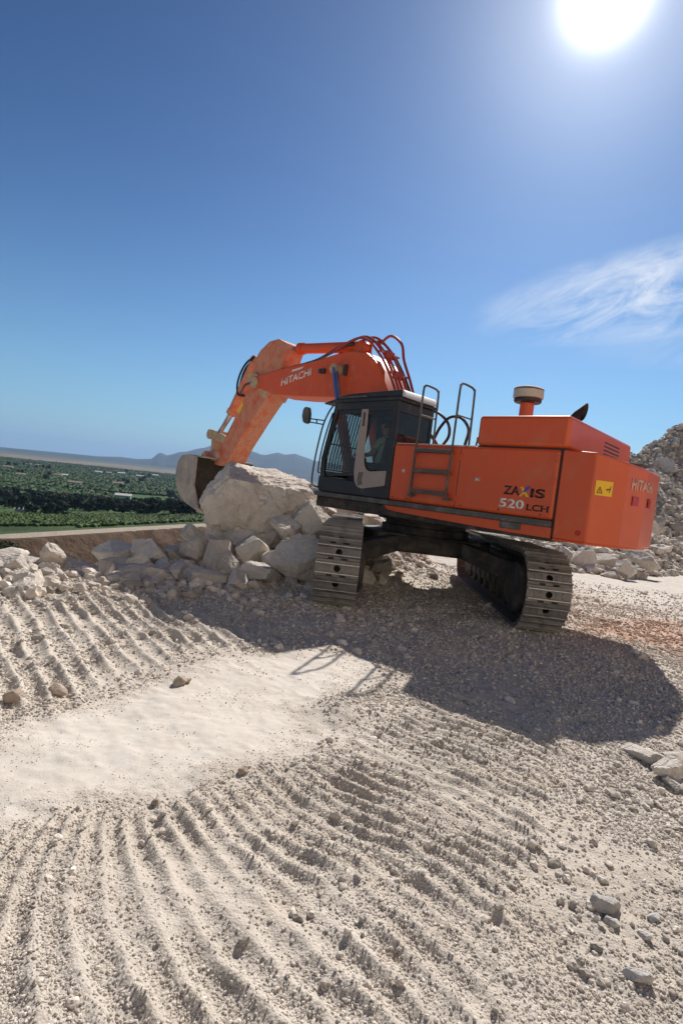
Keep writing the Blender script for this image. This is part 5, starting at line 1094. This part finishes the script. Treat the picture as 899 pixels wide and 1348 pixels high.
# cab interior
b = HB(); b.box(0.23, 0.70, 0.68, 1.18, 1.85, 2.0); b.prism([(0.18, 1.98), (0.30, 1.98), (0.20, 2.62), (0.10, 2.60)], 0.70, 1.16); b.prism([(0.11, 2.62), (0.20, 2.62), (0.18, 2.82), (0.11, 2.80)], 0.82, 1.04); b.box(0.28, 0.63, 0.75, 1.1, 1.60, 1.85); b.build('seat', 'seat', cab, bevel=0.03, seg=3)
for l0 in (0.52, 1.20):
    b = HB(); b.box(0.23, 0.78, l0, l0 + 0.13, 1.75, 2.16); b.tube([(0.70, l0 + .065, 2.14), (0.72, l0 + .065, 2.32)], [0.02, 0.024], 8); b.build('console', 'black', cab, bevel=0.02)
b = HB(); b.prism([(1.0, 1.85), (1.25, 1.85), (1.32, 2.25), (1.18, 2.32)], 0.50, 0.75); b.build('monitor', 'black', cab, bevel=0.02)
b = HB(); b.box(-0.16, 1.20, CRr + .06, CL - .06, 1.60, 1.66); b.tube([(0.95, 0.85, 1.66), (1.0, 0.85, 2.1)], 0.014, 6); b.tube([(0.95, 1.02, 1.66), (1.0, 1.02, 2.1)], 0.014, 6); b.build('pedals', 'black', cab)
b = HB(); b.prism([(0.60, 1.84), (1.28, 1.84), (1.34, 2.12), (0.95, 2.20), (0.62, 2.12)], CRr + 0.062, CRr + 0.10); b.build('side_trim', 'black', cab)

# ------------------------------------------------------------------ operator
def skin_mesh(nodes, edges, sub=2, rootidx=0):
    me = bpy.data.meshes.new('person'); me.from_pydata([n[:3] for n in nodes], edges, []); o = bpy.data.objects.new('person', me); COL.objects.link(o)
    sk = o.modifiers.new('skin', 'SKIN'); 
    for i, n in enumerate(nodes):
        v = me.skin_vertices[0].data[i]; v.radius = (n[3], n[4] if len(n) > 4 else n[3]); v.use_root = (i == rootidx)
    sk.use_smooth_shade = True; ss = o.modifiers.new('sub', 'SUBSURF'); ss.levels = sub; ss.render_levels = sub
    bpy.context.view_layer.update(); out = bpy.data.meshes.new_from_object(o.evaluated_get(bpy.context.evaluated_depsgraph_get()))
    COL.objects.unlink(o); bpy.data.objects.remove(o); return out
def hp_(s, l, z): return H(s, l, z)
S0 = 0.40; L0 = 0.93
nodes = []; edges = []
def nd(s, l, z, r, r2=None, par=None):
    p = H(S0 + s, L0 + l, z); nodes.append((p.x, p.y, p.z, r, r2 or r)); i = len(nodes) - 1
    if par is not None: edges.append((par, i))
    return i
pel = nd(0, 0, 2.10, 0.15, 0.13); sp1 = nd(-0.02, 0, 2.27, 0.145, 0.12, pel); sp2 = nd(-0.05, 0, 2.45, 0.17, 0.13, sp1); sp3 = nd(-0.04, 0, 2.57, 0.13, 0.10, sp2); nk = nd(-0.02, 0, 2.65, 0.055, 0.055, sp3); hd0 = nd(0.0, 0, 2.73, 0.07, 0.07, nk); hd = nd(0.01, 0, 2.81, 0.088, 0.085, hd0); hd2 = nd(0.0, 0, 2.88, 0.07, 0.07, hd)
for sg_ in (-1, 1):
    sh = nd(-0.04, sg_ * 0.19, 2.54, 0.065, 0.065, sp3); el_ = nd(0.05, sg_ * 0.27, 2.30, 0.045, 0.045, sh); wr = nd(0.27, sg_ * 0.29, 2.28, 0.029, 0.029, el_); pm = nd(0.34, sg_ * 0.285, 2.29, 0.036, 0.022, wr)
    for q in range(4): f1 = nd(0.385, sg_ * (0.262 + 0.017 * q), 2.285, 0.0095, 0.0095, pm); f2 = nd(0.40, sg_ * (0.262 + 0.017 * q), 2.25, 0.0085, 0.0085, f1)
    th1 = nd(0.35, sg_ * 0.25, 2.30, 0.011, 0.011, pm)
    hpj = nd(0.06, sg_ * 0.10, 2.09, 0.095, 0.09, pel); kn = nd(0.48, sg_ * 0.15, 2.13, 0.062, 0.062, hpj); an = nd(0.66, sg_ * 0.13, 1.74, 0.042, 0.042, kn); ft = nd(0.80, sg_ * 0.13, 1.71, 0.040, 0.035, an)
pm_ = skin_mesh(nodes, edges)
pm_.materials.append(M['shirt']); pm_.materials.append(M['skin']); pm_.materials.append(M['trousers'])
Hm = Matrix((H.d, H.n, H.z))
for f in pm_.polygons:
    c = Hm @ Vector(f.center); s, l, z = c.x - S0, c.y - L0, c.z
    f.material_index = 0
    if z > 2.655 and abs(l) < 0.1: f.material_index = 1
    elif abs(l) > 0.2 and (s > 0.08 or (z < 2.42 and abs(l) > 0.235 and s < 0.4 and z > 2.2)): f.material_index = 1
    if z < 2.17: f.material_index = 2
po = bpy.data.objects.new('person', pm_); COL.objects.link(po); po.location = root.location; po.rotation_euler = root.rotation_euler
tag(po, 'person in a pale green shirt sitting at the controls inside the cab', 'person')
# head features and hair
b = MB(); V, Fc = ico(3)
hc = H(S0 + 0.005, L0, 2.835)
vs = []
for v in V: vs.append(tuple(hc + H.d * v[0] * 0.096 + H.n * v[1] * 0.078 + H.z * (v[2] * 0.115)))
b.add(vs, [tuple(f) for f in Fc])
for sg_ in (-1, 1):
    e0 = H(S0 + 0.0, L0 + sg_ * 0.079, 2.83); b.add([tuple(e0 + H.d * v[0] * 0.018 + H.n * v[1] * 0.01 + H.z * v[2] * 0.03) for v in ico(2)[0]], [tuple(f) for f in ico(2)[1]])
nz0 = H(S0 + 0.100, L0, 2.82); b.add([tuple(nz0 + H.d * v[0] * 0.020 + H.n * v[1] * 0.012 + H.z * v[2] * 0.026) for v in ico(2)[0]], [tuple(f) for f in ico(2)[1]])
mo_ = H(S0 + 0.094, L0, 2.775); b.add([tuple(mo_ + H.d * v[0] * 0.008 + H.n * v[1] * 0.022 + H.z * v[2] * 0.006) for v in ico(2)[0]], [tuple(f) for f in ico(2)[1]])
fo = b.build('face', 'skin', po)
b = MB()
for sg_ in (-1, 1):
    e0 = H(S0 + 0.092, L0 + sg_ * 0.032, 2.845); b.add([tuple(e0 + H.d * v[0] * 0.008 + H.n * v[1] * 0.013 + H.z * v[2] * 0.007) for v in ico(2)[0]], [tuple(f) for f in ico(2)[1]])
b.build('eyes', 'black', fo)
b = MB(); vs = []
for v in V:
    k = 1.07 if (v[2] > 0.25 or (v[0] < -0.15 and v[2] > -0.4)) else 0.9
    vs.append(tuple(hc + H.d * v[0] * 0.098 * k + H.n * v[1] * 0.080 * k + H.z * (v[2] * 0.117 * k)))
b.add(vs, [tuple(f) for f in Fc]); b.build('hair', 'hair', po)

# ------------------------------------------------------------------ valley: trees, orchard, houses
def leaf_mat(name, c1, c2):
    m = bpy.data.materials.new(name); m.use_nodes = True; t = m.node_tree; p = t.nodes['Principled BSDF']; p.inputs['Roughness'].default_value = 0.8; p.inputs['Specular IOR Level'].default_value = 0.15
    geo = N(t, 'ShaderNodeNewGeometry'); n = N(t, 'ShaderNodeTexNoise', ins={'Scale': 0.55, 'Detail': 4.0}); t.links.new(geo.outputs['Position'], n.inputs['Vector'])
    oi = N(t, 'ShaderNodeObjectInfo'); f = math_(t, 'ADD', math_(t, 'MULTIPLY', math_(t, 'SUBTRACT', n.outputs[0], 0.4), 2.5, clamp=True), math_(t, 'MULTIPLY', math_(t, 'SUBTRACT', oi.outputs['Random'], 0.5), 0.8), clamp=True)
    x = N(t, 'ShaderNodeMix', data_type='RGBA'); t.links.new(f, x.inputs[0]); x.inputs[6].default_value = (*c1, 1); x.inputs[7].default_value = (*c2, 1); t.links.new(x.outputs[2], p.inputs['Base Color'])
    try: p.inputs['Subsurface Weight'].default_value = 0.0
    except Exception: pass
    return m
M['leaf'] = leaf_mat('dark_foliage', (0.020, 0.032, 0.012), (0.050, 0.068, 0.024))
M['leaf2'] = leaf_mat('olive_foliage', (0.045, 0.055, 0.028), (0.085, 0.095, 0.05))
M['leaf3'] = leaf_mat('citrus_foliage', (0.050, 0.092, 0.028), (0.075, 0.125, 0.042))
M['crop'] = leaf_mat('crop_foliage', (0.055, 0.095, 0.018), (0.10, 0.145, 0.028))
M['bark'] = mat('bark', (0.06, 0.045, 0.032), 0.95, var=0.3)
def crown_mesh(seed, h, wd, n=900, leaf=0.28):
    r = np.random.default_rng(seed); nb = 9 + seed % 5
    cs = np.stack([r.normal(0, 0.42, nb) * wd, r.normal(0, 0.42, nb) * wd, h * r.uniform(0.2, 0.82, nb)], -1); rs = r.uniform(0.35, 0.6, nb) * wd
    k = r.integers(nb, size=n); d = r.normal(size=(n, 3)); d /= np.linalg.norm(d, axis=1)[:, None]
    c = cs[k] + d * (rs[k] * r.uniform(0.6, 1.08, n))[:, None] * [1, 1, 0.8]; c[:, 2] = np.maximum(c[:, 2], h * 0.03)
    a = r.normal(size=(n, 3)); a /= np.linalg.norm(a, axis=1)[:, None]; b_ = np.cross(d, a); b_ /= np.linalg.norm(b_, axis=1)[:, None]; a = np.cross(b_, d + 0.6 * r.normal(size=(n, 3))); a /= np.linalg.norm(a, axis=1)[:, None]
    s = (leaf * r.uniform(0.6, 1.4, n))[:, None]
    V_ = np.stack([c - a * s, c + b_ * s * .8, c + a * s, c - b_ * s * .8], 1).reshape(-1, 3); F_ = np.arange(4 * n).reshape(-1, 4)
    return V_, F_
def pymesh(name, V_, F_, m):
    me = bpy.data.meshes.new(name); me.from_pydata(V_.tolist(), [], F_.tolist()); me.materials.append(M[m]); return me
def trunk_mesh(h, rr, seed):
    random.seed(seed); b = MB(); b.tube([(0, 0, -0.4), (0.05, 0, h * 0.25), (0.1, 0.05, h * 0.5)], [rr, rr * 0.75, rr * 0.5], 7, 0)
    for k in range(4):
        a = k * 1.6 + random.random(); b.tube([(0.06, 0.02, h * 0.3), (math.cos(a) * h * 0.15, math.sin(a) * h * 0.15, h * 0.5), (math.cos(a) * h * 0.25, math.sin(a) * h * 0.25, h * 0.68)], [rr * 0.45, rr * 0.3, rr * 0.15], 5)
    o = b.build('trunk', 'bark'); me = o.data; COL.objects.unlink(o); bpy.data.objects.remove(o); return me
protos = []
for i in range(6):
    hgt = 7.0; V_, F_ = crown_mesh(20 + i, hgt, 2.9 if i < 4 else 2.2, 1500, 0.30); protos.append((pymesh('crown', V_, F_, 'leaf' if i % 3 else 'leaf2'), trunk_mesh(hgt, 0.2, i)))
rt = np.random.default_rng(77)
def tree(x, y, s, k, label, group, name='tree'):
    z = float(valley_h(np.array([x]), np.array([y]))[0])
    c, tk = protos[k]; e = bpy.data.objects.new(name, None); COL.objects.link(e); e.location = (x, y, z); e.scale = (s * rt.uniform(.9, 1.15), s * rt.uniform(.9, 1.15), s); e.rotation_euler = (0, 0, rt.uniform(0, 6.28))
    tag(e, label, 'tree', group)
    for nm, me_ in (('crown', c), ('trunk', tk)):
        o = bpy.data.objects.new(nm, me_); COL.objects.link(o); o.parent = e
count = 0
while count < 165:
    u = rt.uniform(-5, 300); D = rt.uniform(205, 310)
    azp = math.atan2((u - 449.5) * cr, FPX) ; x = math.tan(azp) * D; y = D
    if D < np.interp(u, [0, 120, 180, 290], [225, 225, 205, 200]) and rt.random() < 0.9: continue
    tree(x, y, rt.uniform(0.55, 1.1), int(rt.integers(6)), f"dark bushy tree in the {'front' if D < 245 else 'back' if D > 280 else 'middle'} of the {'left' if u < 90 else 'right' if u > 200 else 'central'} stretch of the tree belt", 'trees of the belt below the quarry'); count += 1
for (u, D, s, lab) in [(62, 178, 0.75, 'round dark tree alone in the meadow left of the bright green crop'), (40, 186, 0.6, 'smaller round tree left behind the lone meadow tree'), (78, 182, 0.7, 'bushy tree touching the lone meadow tree on its right')]:
    azp = math.atan2((u - 449.5) * cr, FPX); tree(math.tan(azp) * D, D, s, 2, lab, None)
# isolated trees on the plain
for i in range(45):
    u = rt.uniform(-10, 420); D = rt.uniform(420, 1100); azp = math.atan2((u - 449.5) * cr, FPX)
    tree(math.tan(azp) * D, D, rt.uniform(0.6, 1.2), int(rt.integers(6)), f"single dark tree on the {'nearer' if D < 600 else 'farther'} orchard plain, {'left of the white houses' if u < 120 else 'hidden by or right of the bucket' if u > 230 else 'near the white houses'}", 'single trees on the plain')
# bright crop rows near the track
def bush_field(name, pts, size, m, label, seed):
    r = np.random.default_rng(seed); V, Fc = ico(1); n = len(pts)
    Vv = V[None] * r.uniform(0.7, 1.3, (n, len(V), 1)) * size[:, None, None] * np.array([1, 1, 0.8]) + pts[:, None, :]
    F_ = (Fc[None] + (np.arange(n) * len(V))[:, None, None]).reshape(-1, 3)
    me = bpy.data.meshes.new(name); me.from_pydata(Vv.reshape(-1, 3).tolist(), [], F_.tolist()); me.materials.append(M[m]); o = bpy.data.objects.new(name, me); COL.objects.link(o)
    tag(o, label, 'crop', kind='stuff')
gx, gy = np.meshgrid(np.arange(-140, 0, 1.5), np.arange(95, 215, 1.2)); gx = gx.ravel() + rt.normal(0, .2, gx.size); gy = gy.ravel() + rt.normal(0, .2, gy.size)
sb = line_sd(gx, gy, BANK); px_ = gx / gy
okm = (sb > 9 + 2 * fbm(gx * .05, gy * .05, 1, 2)) & (((sb < 44) & (px_ > -0.46)) | ((sb < 80) & (fbm(gx * .02, gy * .02, 3, 3) > 0.02))) & (px_ < -0.235 + 0.04 * fbm(gx * .1, gy * .1, 2, 2))
gx, gy = gx[okm], gy[okm]; bush_field('crop_rows', np.stack([gx, gy, valley_h(gx, gy) + 0.3], -1), rt.uniform(0.45, 0.8, len(gx)), 'crop', 'bright green leafy crop beside the dirt track', 3)
# orchards on the plain
n = 26000; D = 355 * (1500 / 355) ** rt.random(n); ux = rt.uniform(-0.66, 0.12, n); gx = ux * D; gy = D
ca_, sa_ = math.cos(0.35), math.sin(0.35); a_ = gx * ca_ + gy * sa_; b_ = -gx * sa_ + gy * ca_; a_ = np.round(a_ / 7.5) * 7.5 + rt.normal(0, 1.6, n); gx = a_ * ca_ - b_ * sa_; gy = a_ * sa_ + b_ * ca_
gap = fbm(gx * .006, gy * .006, 5, 2); km = gap > -0.35; gx, gy = gx[km], gy[km]
bush_field('orchard', np.stack([gx, gy, valley_h(gx, gy) + 0.8], -1), rt.uniform(1.2, 2.5, len(gx)), 'leaf3' if 'leaf3' in M else 'leaf', 'rows of low citrus trees covering the plain', 4)
# houses on the plain
def house(u, D, wd, dp_, hh, roofm, rot, label):
    azp = math.atan2((u - 449.5) * cr, FPX); x = math.tan(azp) * D; y = D; z = float(valley_h(np.array([x]), np.array([y]))[0])
    e = bpy.data.objects.new('farmhouse', None); COL.objects.link(e); e.location = (x, y, z); e.rotation_euler = (0, 0, rot); tag(e, label, 'house')
    b = MB(); b.box(-wd / 2, wd / 2, -dp_ / 2, dp_ / 2, -1, hh); wl = b.build('wall', 'cream', e)
    b = MB(); rr = 0.22 * dp_; b.add([(-wd / 2 - .4, -dp_ / 2 - .4, hh + .01), (wd / 2 + .4, -dp_ / 2 - .4, hh + .01), (wd / 2 + .4, dp_ / 2 + .4, hh + .01), (-wd / 2 - .4, dp_ / 2 + .4, hh + .01), (-wd / 2 - .4, 0, hh + rr), (wd / 2 + .4, 0, hh + rr)], [(0, 1, 5, 4), (2, 3, 4, 5), (0, 4, 3), (1, 2, 5), (3, 2, 1, 0)]); b.build('roof', roofm, e)
    for k in range(3):
        xx = -wd / 2 + wd * (k + 0.5) / 3; b = MB(); b.box(xx - .5, xx + .5, -dp_ / 2 - .03, -dp_ / 2 + .02, 1.0, 2.3); b.build('window', 'darkwin', e)
HS = [(160, 360, 13, 8, 4.5, 'cream', 0.3, 'white house nearest behind the tree belt on the plain'), (95, 470, 14, 8, 3.5, 'tile', 0.1, 'low house with clay roof left of the white house on the plain'), (72, 620, 12, 7, 3, 'tile', 0.2, 'small house with clay roof in the left orchards'),
      (80, 640, 10, 7, 3, 'cream', 0.5, 'small white house right beside the clay roofed one in the left orchards'), (152, 560, 13, 8, 3.5, 'tile', 0.2, 'clay roofed house straight beyond the nearest white house'), (125, 880, 14, 9, 4, 'cream', 0.1, 'white house far out in the middle of the plain'),
      (155, 920, 16, 9, 5, 'cream', 0.4, 'tall white house far out on the plain'), (180, 900, 15, 9, 4, 'cream', 0.0, 'long white house far out left of the bucket'), (200, 1000, 14, 9, 5, 'cream', 0.3, 'white house farthest out left of the bucket'),
      (5, 700, 15, 8, 4, 'tile', 0.2, 'house at the left edge of the orchards'), (22, 540, 10, 7, 3, 'tile', 0.3, 'clay roofed shed low at the left of the orchards'), (138, 900, 12, 9, 4, 'tile', 0.7, 'clay roofed house between the far white houses'), (28, 200, 6, 3, 1.3, 'tile', 0.15, 'long low shed with clay roof in the meadow at the left')]
for h_ in HS: house(h_[0], h_[1], h_[2] * .7, h_[3] * .7, h_[4] * .75, *h_[5:])
# dark bush at the quarry rim, left edge
V_, F_ = crown_mesh(60, 0.95, 0.5, 1800, 0.035); e = bpy.data.objects.new('bush', None); COL.objects.link(e)
c = at(-6, 712, 12.0); e.location = (c.x, c.y, c.z - 0.95); tag(e, 'dark dry bush on the quarry rim at the left edge', 'bush')
o = bpy.data.objects.new('foliage', pymesh('foliage', V_, F_, 'leaf2')); COL.objects.link(o); o.parent = e
b = MB(); 
for k in range(7): a = k * 0.9; b.tube([(0, 0, -0.8), (0.15 * math.cos(a), 0.15 * math.sin(a), 0.3), (0.45 * math.cos(a), 0.45 * math.sin(a), 0.9)], [0.03, 0.02, 0.008], 5)
b.build('stem', 'bark', e)

# ------------------------------------------------------------------ haze
b = MB(); b.box(-14000, 14000, -14000, 14000, -45, 330); hz = b.build('haze', 'cream'); hz['kind'] = 'stuff'; hz['category'] = 'haze'; hz['label'] = 'blue summer haze over the valley'
hm = bpy.data.materials.new('haze'); hm.use_nodes = True; t = hm.node_tree; t.nodes.clear(); pv = N(t, 'ShaderNodeVolumePrincipled', ins={'Density': 0.00009, 'Anisotropy': 0.2}); pv.inputs['Color'].default_value = (0.36, 0.54, 0.82, 1)
t.links.new(pv.outputs[0], N(t, 'ShaderNodeOutputMaterial').inputs['Volume']); hz.data.materials.clear(); hz.data.materials.append(hm)
